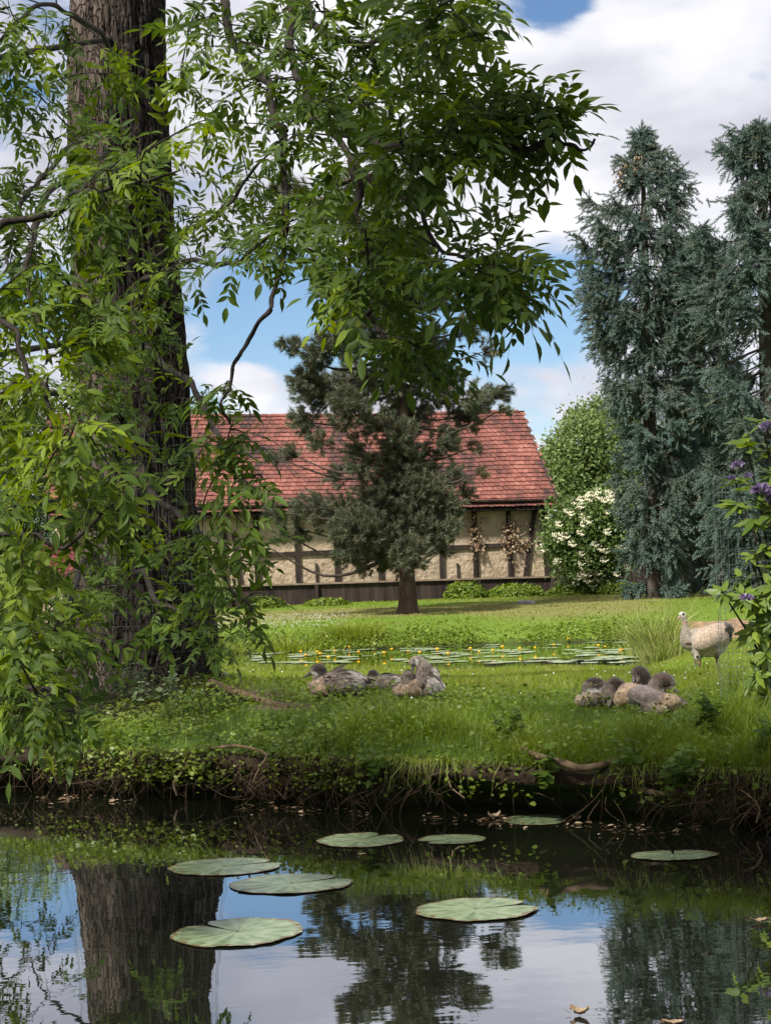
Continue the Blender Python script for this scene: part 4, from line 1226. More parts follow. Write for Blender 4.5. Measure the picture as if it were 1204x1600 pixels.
# blue spruces
def spruce(name, label, px0, Y, trunk, prof, seed, dens=1.0, droop=.5, cones=None, bare=None, group='blue spruces', gaps=()):
    """trunk: [(py, px, rpx)] top to foot; prof: [(py, left reach px, right reach px)]"""
    r_ = np.random.default_rng(seed)
    foot = P(trunk[-1][1], trunk[-1][0], Y); foot[2] = float(hz(foot[0], Y))
    t = thing(name, label, 'tree', foot, group)
    pc = np.array([P(a, b, Y) for b, a, r in trunk]); pr = np.array([r / F * Y for b, a, r in trunk])
    pc[-1][2] = foot[2] - .1
    tp = spline(pc, 90); pr_ = np.interp(np.linspace(0, 1, 90), np.linspace(0, 1, len(trunk)), pr)
    mb = MB(); mb.tube(tp, pr_, 12); obj('trunk', mb, M['spruce_bark'], t)
    py_of = np.array([proj(q)[1] for q in tp])
    prf = np.array(prof, float)
    brm = MB(); tp_, td_, tt_ = [], [], []
    y = trunk[0][0] + 4
    yend = prf[-1, 0]
    frac_ = lambda yy: (yy - trunk[0][0]) / (yend - trunk[0][0])
    while y < yend:
        j = int(np.argmin(np.abs(py_of - y)))
        st = tp[j]
        wl = np.interp(y, prf[:, 0], prf[:, 1]) / F * Y; wr = np.interp(y, prf[:, 0], prf[:, 2]) / F * Y
        if frac_(y) > .1 and (r_.random() < .12 or any(g0 < y < g1 for g0, g1 in gaps)):
            y += r_.uniform(8, 14); continue
        nb_ = r_.integers(6, 9)
        a0 = r_.uniform(0, 6.28)
        isbare = bare is not None and bare[0] < y < bare[1]
        wt_ = r_.choice([0, .03, .10])
        for k in range(nb_):
            az = a0 + k * 6.283 / nb_ + r_.normal(0, .25)
            ca = math.cos(az)
            L = (wr * max(ca, 0) + wl * max(-ca, 0)) + .6 * (wl + wr) / 2 * (1 - abs(ca))
            L *= r_.choice([r_.uniform(.4, .7), r_.uniform(.85, 1.1), r_.uniform(.85, 1.1)])
            if L < .08: L = .08
            o = np.array([ca, math.sin(az), 0])
            frac = (y - trunk[0][0]) / (yend - trunk[0][0])
            rise = np.interp(frac, [0, .12, .35, 1], [.45, .25, -.05, -.22]) + r_.normal(0, .07)
            tl = np.linspace(0, 1, 10)
            pts = st + o * (L * tl)[:, None] + np.array([0, 0, 1.0]) * (L * (rise * tl - .42 * droop * np.sin(tl * 2.6) * tl + .20 * tl ** 3))[:, None]
            brm.tube(pts, np.linspace(.018 + .012 * L, .006, 10), 4)
            nt_ = max(6, int(L * 30 * dens))
            if isbare: nt_ = max(1, int(nt_ * .12))
            s0 = .12 if L < .7 else .34
            s_ = s0 + (1 - s0) * r_.random(nt_) ** .75
            ii = np.clip((s_ * 9).astype(int), 0, 8); ff = (s_ * 9 - ii)[:, None]
            q = pts[ii] * (1 - ff) + pts[ii + 1] * ff
            tang = pts[ii + 1] - pts[ii]; tang /= np.linalg.norm(tang, axis=1)[:, None]
            sgn = r_.choice([-1, 1], nt_)
            side = np.stack([-o[1] * sgn, o[0] * sgn, np.zeros(nt_)], -1)
            reach = r_.uniform(.08, .42, nt_) * min(1, .4 + L * .35)
            dn_ = r_.uniform(.1, 1.35, nt_) * droop
            d = tang * .8 + side * r_.uniform(.3, 1.0, nt_)[:, None] + np.array([0, 0, -1.0]) * dn_[:, None]
            d /= np.linalg.norm(d, axis=1)[:, None]
            # two or three needle twigs chained along each side shoot, hanging further out
            for c_ in range(3):
                qq = q + d * (reach * c_ * .62)[:, None] - np.array([0, 0, 1.0]) * (dn_ * reach * .35 * c_ * c_)[:, None]
                dd = d + np.array([0, 0, -.3 * c_]) * droop + r_.normal(0, .35, d.shape)
                tp_.append(qq); td_.append(dd); tt_.append(np.where(r_.random(nt_) < .04, .35, .02 + wt_))
        y += r_.uniform(17, 30) / (1 if y > trunk[0][0] + 60 else 1.8)
    # leader shoots
    for c_ in range(10):
        j = int(c_ * .9)
        tp_.append(tp[j:j + 1] + r_.normal(0, .03, (1, 3))); td_.append(np.array([[r_.normal(0, .3), r_.normal(0, .3), 1.0]])); tt_.append(np.array([.02]))
    obj('branches', brm, M['spruce_bark'], t)
    tp_ = np.concatenate(tp_); td_ = np.concatenate(td_); tt_ = np.concatenate(tt_)
    mb = MB(); mb.stamp(SV, SF, tp_, frames(td_, r_.normal(size=td_.shape)), r_.uniform(.75, 1.35, len(tp_)), np.clip(tt_, 0, 1))
    obj('needles', mb, M['spruce_needle'], t)
    if cones:
        cm = MB()
        for (cx, cy, n_) in cones:
            for k in range(n_):
                q = P(cx + r_.normal(0, 7), cy + r_.normal(0, 10), Y - .45 - .2 * r_.random())
                tl = np.linspace(0, 1, 6)
                cm.tube(q + np.array([r_.normal(0, .02), 0, -.11]) * tl[:, None], np.array([.012, .024, .028, .026, .02, .006]), 7)
        obj('cones', cm, M['dry_leaf'], t)
    print(name, 'twigs', len(tp_))
    return t
SV, SF = tuft(30, .8, .045, .075, .021, .25)
spruce('blue_spruce', 'left blue spruce, twin tipped and hung with tan cones near its top', 1000, 44,
       [(205, 1002, .6), (260, 1004, 2.5), (330, 1005, 4.5), (450, 1008, 7), (600, 1012, 9), (800, 1017, 11), (936, 1020, 13)],
       [(205, 3, 4), (228, 14, 18), (255, 36, 38), (290, 58, 62), (330, 95, 85), (400, 112, 92), (450, 98, 96), (520, 78, 88), (600, 68, 84), (680, 58, 80), (760, 46, 74), (830, 40, 64), (880, 42, 70), (912, 40, 70)], 3, 1.0, .8,
       cones=[(992, 255, 26), (965, 272, 14)], gaps=((338, 352), (462, 474), (560, 572)))
# second leader of the left spruce
spruce('blue_spruce', 'right blue spruce with bare lower whorls and a jagged top at the right edge', 1198, 42,
       [(196, 1182, 1), (240, 1186, 4), (300, 1190, 7), (400, 1193, 9), (560, 1197, 12), (760, 1202, 14), (940, 1206, 16)],
       [(196, 3, 5), (212, 16, 20), (230, 84, 45), (255, 44, 60), (300, 66, 80), (345, 80, 95), (375, 108, 95), (430, 124, 110), (500, 125, 120), (560, 128, 120), (640, 112, 120), (740, 100, 110), (840, 92, 100), (905, 80, 90)], 5, 1.0, .75, bare=(500, 585))
spruce('blue_spruce', 'slim dark spruce standing half hidden between the two large blue spruces', 1088, 47,
       [(372, 1084, .8), (430, 1086, 3.5), (560, 1088, 6.5), (760, 1092, 9), (935, 1096, 11)],
       [(372, 8, 8), (400, 40, 40), (480, 52, 56), (560, 58, 62), (680, 64, 66), (780, 68, 70), (860, 70, 74), (908, 66, 70)], 11, .8, .9)

# the wood far behind everything closes the horizon
mb = MB()
wc = []
for x_ in np.arange(-75, 76, 3.2):
    h = random.uniform(3.0, 5.5)
    wc.append((np.array([x_ + random.gauss(0, .8), 95 + random.gauss(0, 4), 1.2 + h * .45]), np.array([2.6, 2.6, h * .62])))
pos, d, nrm = crown_leaves(wc, 70000, .30, shell=.2)
mb.stamp(QUAD, QF, pos, frames(d, nrm), .42 * rng.uniform(.7, 1.25, len(pos)))
tag(obj('far_wood', mb, M['tree_leaf_grey']), kind='stuff')

# ================================================================== BARN
TH = R(13)
Ub = np.array([-math.cos(TH), -math.sin(TH), 0]); Vb = np.array([-math.sin(TH), math.cos(TH), 0]); Zb = np.array([0, 0, 1.0])
A0 = np.array([5.42, 52.0, .9])                 # foot of the right front corner
RB = np.stack([Ub, Vb, Zb], -1)
def BL(u, v, z):                                # barn coordinates -> world (z is height above A0)
    return A0 + Ub * u + Vb * v + Zb * z
def wallhit(px, py, v=0.0):
    d = ray(px, py)
    t = ((A0 + Vb * v - CAM) @ Vb) / (d @ Vb)
    q = CAM + d * t - A0
    return q @ Ub, q[2]
barn = thing('barn', 'old timber framed barn with clay infill and long sagging red tiled roof', 'barn', A0)
LEN, DEP = 16.2, 6.4
EAVE_Z, EAVE_V = 3.02, -.5
RIDGE_Z, RIDGE_V = 6.62, 3.2
WT = 3.25
wm = MB()
for (u0_, u1_, v0_, v1_) in ((0, LEN, .0, .22), (0, LEN, DEP - .22, DEP), (0, .22, .222, DEP - .222), (LEN - .22, LEN, .222, DEP - .222)):
    # subdivided skin so that the clay bulges a little
    nu = max(2, int((u1_ - u0_) / .12)); nz_ = 28
    gu, gz_ = np.meshgrid(np.linspace(u0_, u1_, nu), np.linspace(-.3, WT, nz_))
    if v0_ == 0:
        bl = .035 * (fbm(np.stack([gu * 1.5, gz_ * 1.5, 0 * gu], -1), 3) - .5)
        wm.grid(A0 + gu[..., None] * Ub + bl[..., None] * Vb + gz_[..., None] * Zb)
    else:
        wm.box(BL((u0_ + u1_) / 2, (v0_ + v1_) / 2, WT / 2 - .15), ((u1_ - u0_) / 2, (v1_ - v0_) / 2, WT / 2 + .15), RB)
for u_ in (.06, LEN - .06):      # gable triangles
    g = np.array([BL(u_, 0, WT), BL(u_, DEP, WT), BL(u_, RIDGE_V, RIDGE_Z - .12)])
    g2 = g + Ub * (.1 if u_ < 1 else -.1)
    wm.add(np.vstack([g, g2]), np.array([[0, 1, 2], [5, 4, 3]]))
obj('wall', wm, M['clay'], barn)
def timber(name, p0, p1, w, parent=barn, depth=.09, v=-.03):
    (u0_, z0_), (u1_, z1_) = p0, p1
    a = BL(u0_, v, z0_); b = BL(u1_, v, z1_)
    n_ = 10
    q = np.linspace(0, 1, n_)[:, None] * (b - a) + a
    dr = (b - a) / np.linalg.norm(b - a); sd = np.cross(dr, Vb)
    q = q + sd * (.035 * (n2(np.arange(n_) * .35, np.full(n_, u0_), 1, 2, 2.) - .5))[:, None]
    wv = .86 * w / 2 * (1 + .22 * (n2(np.arange(n_) * .6, np.full(n_, u0_ + 7), 1, 2) - .5))
    V_ = np.stack([q - sd * wv[:, None] - Vb * depth / 2, q + sd * wv[:, None] - Vb * depth / 2, q + sd * wv[:, None] + Vb * depth / 2, q - sd * wv[:, None] + Vb * depth / 2], 1)
    mb = MB(); mb.grid(V_, True); mb.add(V_[0], [[0, 1, 2, 3]]); mb.add(V_[-1], [[3, 2, 1, 0]])
    return obj(name, mb, M['timber'], parent, smooth=False)
def post(px0, py0, px1, py1, w=.17, name='timber_post', v=-.03):
    timber(name, wallhit(px0, py0), wallhit(px1, py1), w, v=v)
for (a, b, c, d, w) in ((350, 800, 351, 935, .2), (399, 800, 404, 935, .2), (463, 798, 466, 930, .19), (523, 797, 528, 930, .19), (592, 795, 595, 925, .18), (637, 794, 640, 925, .18), (687, 792, 691, 925, .18), (739, 790, 744, 922, .19), (792, 789, 798, 920, .18), (848, 786, 855, 920, .2), (300, 805, 302, 940, .2), (240, 808, 243, 945, .2), (180, 810, 183, 950, .2)):
    post(a, b, c, d, w)
post(835, 790, 817, 918, .17, 'timber_brace', -.034)
post(365, 830, 378, 935, .16, 'timber_brace', -.034)
zr = wallhit(760, 853)[1]; zl = wallhit(440, 866)[1]
for (pa, pb_) in ((404, 463), (466, 524), (528, 592), (595, 637), (640, 687), (691, 740), (744, 793), (798, 822), (838, 849)):
    ya = 853 + (760 - pa) * .0395; yb = 853 + (760 - pb_) * .0395
    timber('timber_rail', wallhit(pa, ya), wallhit(pb_, yb), .16, v=-.024)
for px_ in (714, 712, 868):
    pass
for (a, b, c, d) in ((714, 880, 715, 905), (494, 880, 495, 915)):
    post(a, b, c, d, .07, 'timber_stub', -.02)
timber('eave_beam', (-.25, WT - .24), (LEN + .2, WT - .24), .26, v=-.12, depth=.2)
timber('sill_beam', (0, .16), (LEN, .16), .22, v=-.05)
# dark soffit boards under the tile edge
sm = MB(); sm.box(BL(LEN / 2, -.2, WT - .035), (LEN / 2 + .3, .3, .03), RB)
obj('soffit', sm, M['timber'], barn, smooth=False)
# roof: overlapping courses of plain tiles on both slopes
slope = np.array([RIDGE_V - EAVE_V, RIDGE_Z - EAVE_Z]); SL = np.linalg.norm(slope)
nrow = 23; tw = .185; ncol = int((LEN + .7) / tw)
tm = MB()
for side in (0, 1):
    sv = 1 if side == 0 else -1
    V0 = EAVE_V if side == 0 else 2 * RIDGE_V - EAVE_V
    for r_ in range(nrow):
        i = np.arange(ncol)
        u_ = -.35 + (i + .5 * (r_ % 2)) * tw + rng.normal(0, .004, ncol)
        u_ = u_[u_ < LEN + .3]
        k = len(u_)
        s0 = r_ * SL / nrow + rng.normal(0, .007, k); s1 = s0 + SL / nrow * 1.22
        sag = lambda ss_: .10 * (n2(u_, np.full(k, ss_), .32, 2, 60.) - .5) - .07 * math.sin(math.pi * min(1, ss_ / SL)) - .10 * ss_ / SL * np.sin(np.clip(u_ / LEN, 0, 1) * math.pi)
        lift = .030 + .014 * rng.random(k)
        dv, dz = slope / SL
        dv *= sv
        nv, nz_ = -dz * sv, abs(dv)
        def pt(uu, ss_, hh):
            sg = sag(float(np.mean(ss_)))
            return A0 + uu[:, None] * Ub + (V0 + dv * ss_ + nv * (hh))[:, None] * Vb + (EAVE_Z + dz * ss_ + nz_ * hh + sg)[:, None] * Zb
        hw = tw * .485
        tl = rng.normal(0, .006, k)
        th = .022
        a = pt(u_ - hw, s0, lift + tl); b = pt(u_ + hw, s0, lift - tl); c = pt(u_ + hw, s1, -.004 - tl * 0); d = pt(u_ - hw, s1, -.004 + tl * 0)
        a2 = pt(u_ - hw, s0, lift + tl - th); b2 = pt(u_ + hw, s0, lift - tl - th)
        m_ = pt(u_, s0 - .022, lift); m2 = pt(u_, s0 - .022, lift - th)
        VV = np.stack([a, m_, b, c, d, a2, m2, b2], 1)
        tri = np.array([[0, 1, 4], [1, 2, 3], [1, 3, 4], [5, 6, 1], [5, 1, 0], [6, 7, 2], [6, 2, 1]])
        tm.add(VV.reshape(-1, 3), (tri[None] + (np.arange(k) * 8)[:, None, None]).reshape(-1, 3))
roof = obj('roof', tm, M['tile'], barn, smooth=False)
um_ = MB()   # sarking under the tiles
for side in (0, 1):
    V0 = EAVE_V if side == 0 else 2 * RIDGE_V - EAVE_V
    gu = np.linspace(-.28, LEN + .25, 60)
    e = np.stack([A0 + uu * Ub + (V0 + (.03 if side == 0 else -.03)) * Vb + (EAVE_Z - .13) * Zb for uu in gu]); t_ = np.stack([A0 + uu * Ub + RIDGE_V * Vb + (RIDGE_Z - .24) * Zb for uu in gu])
    um_.grid(np.stack([e, t_], 0))
obj('roof_boarding', um_, M['timber'], barn)
rm = MB()
nrt = int((LEN + .5) / .38)
for i in range(nrt):
    u_ = -.2 + i * .38
    sg = .10 * (float(n2(np.array(u_), np.array(SL), .32, 2, 60.)) - .5) - .10 * math.sin(min(1, max(0, u_ / LEN)) * math.pi)
    tl = np.linspace(0, 1, 3)
    c_ = [BL(u_ + .4 * t_, RIDGE_V, RIDGE_Z - .015 + sg + .012 * (1 - t_) + .01 * random.random()) for t_ in tl]
    rm.tube(c_, [.085, .085, .075], 8)
obj('ridge_tiles', rm, M['tile'], barn)
bgm = MB()
for u_ in (-.33,):
    e = BL(u_, EAVE_V, EAVE_Z - .09); t_ = BL(u_, RIDGE_V, RIDGE_Z - .11)
    mid = (e + t_) / 2; dr = (t_ - e) / np.linalg.norm(t_ - e)
    Rm = np.stack([Ub, dr, np.cross(Ub, dr)], -1)
    bgm.box(mid, (.025, np.linalg.norm(t_ - e) / 2, .07), Rm)
obj('barge_board', bgm, M['timber'], barn, smooth=False)

# dry creeper hanging on the wall: two separate plants
def creeper(label, stems, leaves):
    u_, z_ = wallhit(stems[0][0][0], stems[0][0][1])
    t = thing('dead_creeper', label, 'creeper', BL(u_, -.1, z_), 'withered creepers on the barn wall')
    mb = MB()
    for s_ in stems:
        pts = []
        for (px_, py_) in s_:
            u_, z_ = wallhit(px_, py_); pts.append(BL(u_, -.13, z_))
        mb.tube(spline(np.array(pts), 14), np.linspace(.014, .006, 14), 4)
    obj('stems', mb, M['twig'], t)
    lb = MB()
    for (px_, py_, rx, ry, n) in leaves:
        q = []
        for i in range(n):
            u_, z_ = wallhit(random.gauss(px_, rx), random.gauss(py_, ry)); q.append(BL(u_, -.14 - .08 * random.random(), z_))
        q = np.array(q)
        d = rdir(n) + np.array([0, 0, -.8])
        lb.stamp(LEAF3, LEAF3T, q, frames(d, np.array([0, -1.0, .2]) + rng.normal(0, .5, (n, 3))), rng.uniform(.05, .10, n))
    obj('leaves', lb, M['dry_leaf'], t)
creeper('withered brown creeper in a narrow column on a barn post', [[(742, 900), (741, 850), (738, 800)], [(741, 850), (733, 820), (730, 806)]], [(741, 845, 6, 16, 110), (737, 815, 7, 12, 40)])
creeper('wide tangle of withered brown creeper nearest the right corner of the barn', [[(796, 900), (794, 850), (790, 805)], [(794, 852), (815, 848), (835, 850)], [(794, 846), (780, 825)]], [(795, 840, 9, 17, 170), (822, 849, 14, 5, 70), (803, 815, 10, 10, 50)])

# low board fence in front of the barn
fa = np.array([*P(356, 930, 48.3)[:2], 0]); fb_ = np.array([*P(864, 915, 51.0)[:2], 0])
fl = np.linalg.norm(fb_ - fa); fd = (fb_ - fa) / fl; fn = np.cross(fd, Zb)
RF = np.stack([fd, -fn, Zb], -1)
fence = thing('board_fence', 'low dark plank fence with a pale top rail in front of the barn', 'fence', (fa[0], fa[1], .9))
ztop = lambda t_: (P(356, 915, 48.3)[2]) * (1 - t_) + (P(864, 900, 51.0)[2]) * t_
mb = MB()
nb_ = int(fl / .155)
for i in range(nb_):
    t_ = (i + .5) / nb_
    q = fa + fd * fl * t_
    g = float(hz(q[0], q[1])) - .1; tp__ = ztop(t_) - .035
    mb.box([q[0] + fn[0] * random.uniform(0, .012), q[1] + fn[1] * random.uniform(0, .012), (g + tp__) / 2], (.078, .012, (tp__ - g) / 2), RF)
obj('boards', mb, M['board'], fence, smooth=False)
mb = MB()
a = fa + Zb * (ztop(0) - .02); b = fb_ + Zb * (ztop(1) - .02)
n_ = 16
q = np.linspace(0, 1, n_)[:, None] * (b - a) + a
q[:, 2] += .03 * (n2(np.arange(n_) * .4, np.zeros(n_), 1, 2) - .5)
V_ = np.stack([q + fn * .09 + Zb * -.028, q + fn * .09 + Zb * .028, q - fn * .09 + Zb * .028, q - fn * .09 - Zb * .028], 1)
mb.grid(V_, True); mb.add(V_[0], [[0, 1, 2, 3]]); mb.add(V_[-1], [[3, 2, 1, 0]])
obj('cap_rail', mb, M['cap'], fence, smooth=False)
for t_ in (.005, .26, .52, .76, .995):
    q = fa + fd * fl * t_
    pm = MB(); g = float(hz(q[0], q[1])) - .1
    pm.box([q[0] + fn[0] * .07, q[1] + fn[1] * .07, (g + ztop(t_) - .055) / 2], (.05, .045, (ztop(t_) - .055 - g) / 2), RF)
    obj('post', pm, M['board'], fence, smooth=False)

# rough picket fence to the right of the barn, behind elder and spruces
ga = np.array([*P(868, 915, 51.2)[:2], 0]); gb = np.array([*P(1230, 905, 52.5)[:2], 0])
gl_ = np.linalg.norm(gb - ga); gd = (gb - ga) / gl_; gn = np.cross(gd, Zb); RG = np.stack([gd, -gn, Zb], -1)
pf = thing('picket_fence', 'dark rough picket fence behind the elder and the spruces', 'fence', (ga[0], ga[1], 1.0))
mb = MB()
nb_ = int(gl_ / .13)
for i in range(nb_):
    q = ga + gd * gl_ * (i + .5) / nb_
    h = random.uniform(1.0, 1.25); w = random.uniform(.035, .06); g = float(hz(q[0], q[1])) - .05
    Rt = RG @ np.array(Matrix.Rotation(random.gauss(0, .03), 3, 'Y'))
    mb.box([q[0], q[1], g + h / 2], (w, .012, h / 2), Rt)
obj('pickets', mb, M['board'], pf, smooth=False)
for zz_ in (.35, .95):
    mb = MB(); c_ = (ga + gb) / 2
    mb.box([c_[0] - gn[0] * .04, c_[1] - gn[1] * .04, 1.0 + zz_], (gl_ / 2, .02, .045), RG)
    obj('rail', mb, M['board'], pf, smooth=False)

# small outbuilding with a bright red tiled roof, seen left of the trunk
sc_ = P(85, 905, 33)
sA = np.array([P(48, 908, 33)[0], 33, 0]); sw = (P(150, 908, 33)[0] - sA[0])
zE = P(85, 908, 33)[2]; zR = P(85, 852, 34.4)[2]
shed = thing('shed', 'small outbuilding with bright red tiled roof, glimpsed left of the thick trunk', 'shed', (sA[0] + sw / 2, 34, float(hz(sA[0], 33))))
mb = MB(); mb.box([sA[0] + sw / 2, 34.4, zE / 2 + .1], (sw / 2 - .1, 1.2, zE / 2 - .06))
obj('wall', mb, M['clay'], shed, smooth=False)
tm = MB()
for side in (0, 1):
    for r_ in range(9):
        for i in range(int(sw / .17) + 2):
            uu = sA[0] - .1 + i * .17 + random.gauss(0, .003)
            f0, f1 = r_ / 9, (r_ + 1.15) / 9
            y0_, y1_ = (33 + 1.4 * f0, 33 + 1.4 * f1) if side == 0 else (35.8 - 1.4 * f0, 35.8 - 1.4 * f1)
            za, zb_ = zE + (zR - zE) * f0 + .04, zE + (zR - zE) * f1 + .005
            q = np.array([[uu, y0_, za], [uu + .085, y0_, za + .03], [uu + .165, y0_, za], [uu + .165, y1_, zb_], [uu + .085, y1_, zb_ + .03], [uu, y1_, zb_], [uu, y0_, za - .03], [uu + .165, y0_, za - .03]])
            tm.add(q, np.array([[0, 1, 4, 5], [1, 2, 3, 4], [6, 7, 2, 0]]))
obj('roof', tm, M['redtile'], shed, smooth=False)

# ivy mounds along the foot of the fence
def mound(label, px_, py_, Y, rpx, hpx, n, mat='cover', size=.08):
    c_ = P(px_, py_, Y); g = float(hz(c_[0], Y))
    t = np.array([c_[0], Y, g])
    r_ = rpx / F * Y; h_ = hpx / F * Y
    u = rdir(n); u[:, 2] = np.abs(u[:, 2])
    u *= (1 + .25 * (vn(u * 2.5 + px_) - .5) + rng.normal(0, .04, n))[:, None]
    pos = t + u * np.array([r_, r_ * .6, h_])
    mb = MB()
    d = rdir(n) + np.array([0, 0, -.5])
    mb.stamp(LEAF3, LEAF3T, pos, frames(d, u + rng.normal(0, .4, (n, 3))), size * rng.uniform(.6, 1.3, n), np.clip(.3 * (vn(pos * 2) - .3), 0, 1))
    o = obj('ivy_mound', mb, M[mat], loc=t)
    tag(o, label, 'ivy', 'ivy mounds along the fences')
mound('tallest ivy mound, leaning on the board fence right of the pine trunk', 728, 937, 49.2, 32, 26, 2600)
mound('low ivy mound by the left end of the board fence', 412, 955, 46.4, 34, 17, 2000)
mound('low ivy mound in front of the board fence between trunk and left end', 510, 950, 47, 34, 11, 1500)
mound('spreading ivy mound below the right end of the board fence', 805, 940, 49.6, 48, 19, 2800)
mound('ivy mound in front of the picket fence under the elder', 905, 938, 49.2, 50, 18, 2600)
mound('ivy mound in front of the picket fence under the left blue spruce', 975, 938, 48.0, 40, 17, 2000)
mound('ivy mound in front of the picket fence under the slim dark spruce', 1075, 932, 48.0, 60, 16, 2400)

# bright tuft on the far pond bank
def tussock(label, px_, py_, Y, n, h0, h1, w, spread, mat, cat='grass clump', name='grass_tussock', group=None, lean=(.1, 1.2), tw=.1):
    c_ = P(px_, py_, Y); g = float(hz(c_[0], Y))
    x = c_[0] + rng.normal(0, spread, n); yy = Y + rng.normal(0, spread * .7, n)
    mb = MB()
    az = np.arctan2(yy - Y, x - c_[0]) + rng.normal(0, .6, n)
    blades(mb, np.stack([x, yy, np.maximum(hz(x, yy), -.05) - .01], -1), rng.uniform(h0, h1, n), rng.uniform(w * .6, w * 1.2, n), rng.uniform(*lean, n), np.clip(rng.normal(tw, .12, n), 0, 1), az, 5)
    o = obj(name, mb, M[mat], loc=(c_[0], Y, g))
    return tag(o, label, cat, group)
tussock('bright green tuft on the far bank of the pond', 552, 990, 33.6, 900, .2, .48, .03, .30, 'lawn_blade')
tussock('lower bright green tuft at the left end of the far pond bank', 450, 1000, 33.0, 800, .12, .3, .03, .5, 'lawn_blade')
tussock('tall clump of arching pale reeds at the right end of the far pond', 1026, 1018, 25.2, 460, .45, 1.2, .018, .19, 'reed', 'reeds', 'reed_clump', lean=(.2, 1.1))
tussock('shorter pale grass clump between reeds and standing goose', 1040, 1020, 22.5, 420, .25, .55, .014, .2, 'reed', tw=.3)

# flat stone on the lawn and stones by the trunk
def stone(label, px_, py_, Y, sx, sy, sz, group=None):
    c_ = P(px_, py_, Y); g = float(hz(c_[0], Y))
    th, ph = np.meshgrid(np.linspace(0, math.pi, 16), np.linspace(0, 2 * math.pi, 25)[:-1], indexing='ij')
    u = np.stack([np.sin(th) * np.cos(ph), np.sin(th) * np.sin(ph), np.cos(th)], -1)
    u = np.sign(u) * np.abs(u) ** .75
    u = u * (1 + .5 * (fbm(u * 1.6 + px_, 3) - .5))[..., None]
    mb = MB(); mb.grid(np.array([c_[0], Y, g + sz * .4]) + u * np.array([sx, sy, sz]), True)
    tag(obj('stone', mb, M['stone'], loc=(c_[0], Y, g)), label, 'stone', group)
stone('flat pale stone lying on the dry lawn in front of the fence', 822, 952, 42.5, .26, .18, .09)
stone('grey stone against the foot of the thick trunk, by the water of the far pond', 345, 1010, 13.2, .07, .06, .05)
stone('smaller grey stone just right below the thick trunk', 322, 1026, 12.4, .05, .05, .04)

# heap of sandy earth behind the goose
c_ = P(1105, 1000, 26.5)
gx, gy = np.meshgrid(np.linspace(-1.1, 1.4, 60), np.linspace(-.8, .8, 36))
hh = .34 * np.clip(1 - (gx / 1.05) ** 2 * np.where(gx < 0, 1.0, .55) - (gy / .75) ** 2, 0, 1) ** .7 + .22 * (n2(gx, gy, 4, 4, 3.) - .5) * np.clip(1.2 - (gx / 1.1) ** 2 - (gy / .8) ** 2, 0, 1)
gxw, gyw = c_[0] + gx, 26.5 + gy
mb = MB(); mb.grid(np.stack([gxw, gyw, hz(gxw, gyw) - .03 + hh], -1))
M['sand'] = noisemat('sandy_earth', [(.3, (.12, .08, .045)), (.55, (.235, .16, .095)), (.75, (.32, .225, .14))], 7, 8, .95, .8, 22)
tag(obj('sand_heap', mb, M['sand'], loc=(c_[0], 26.5, .2)), 'heap of bare sandy earth behind the standing goose', 'earth heap')

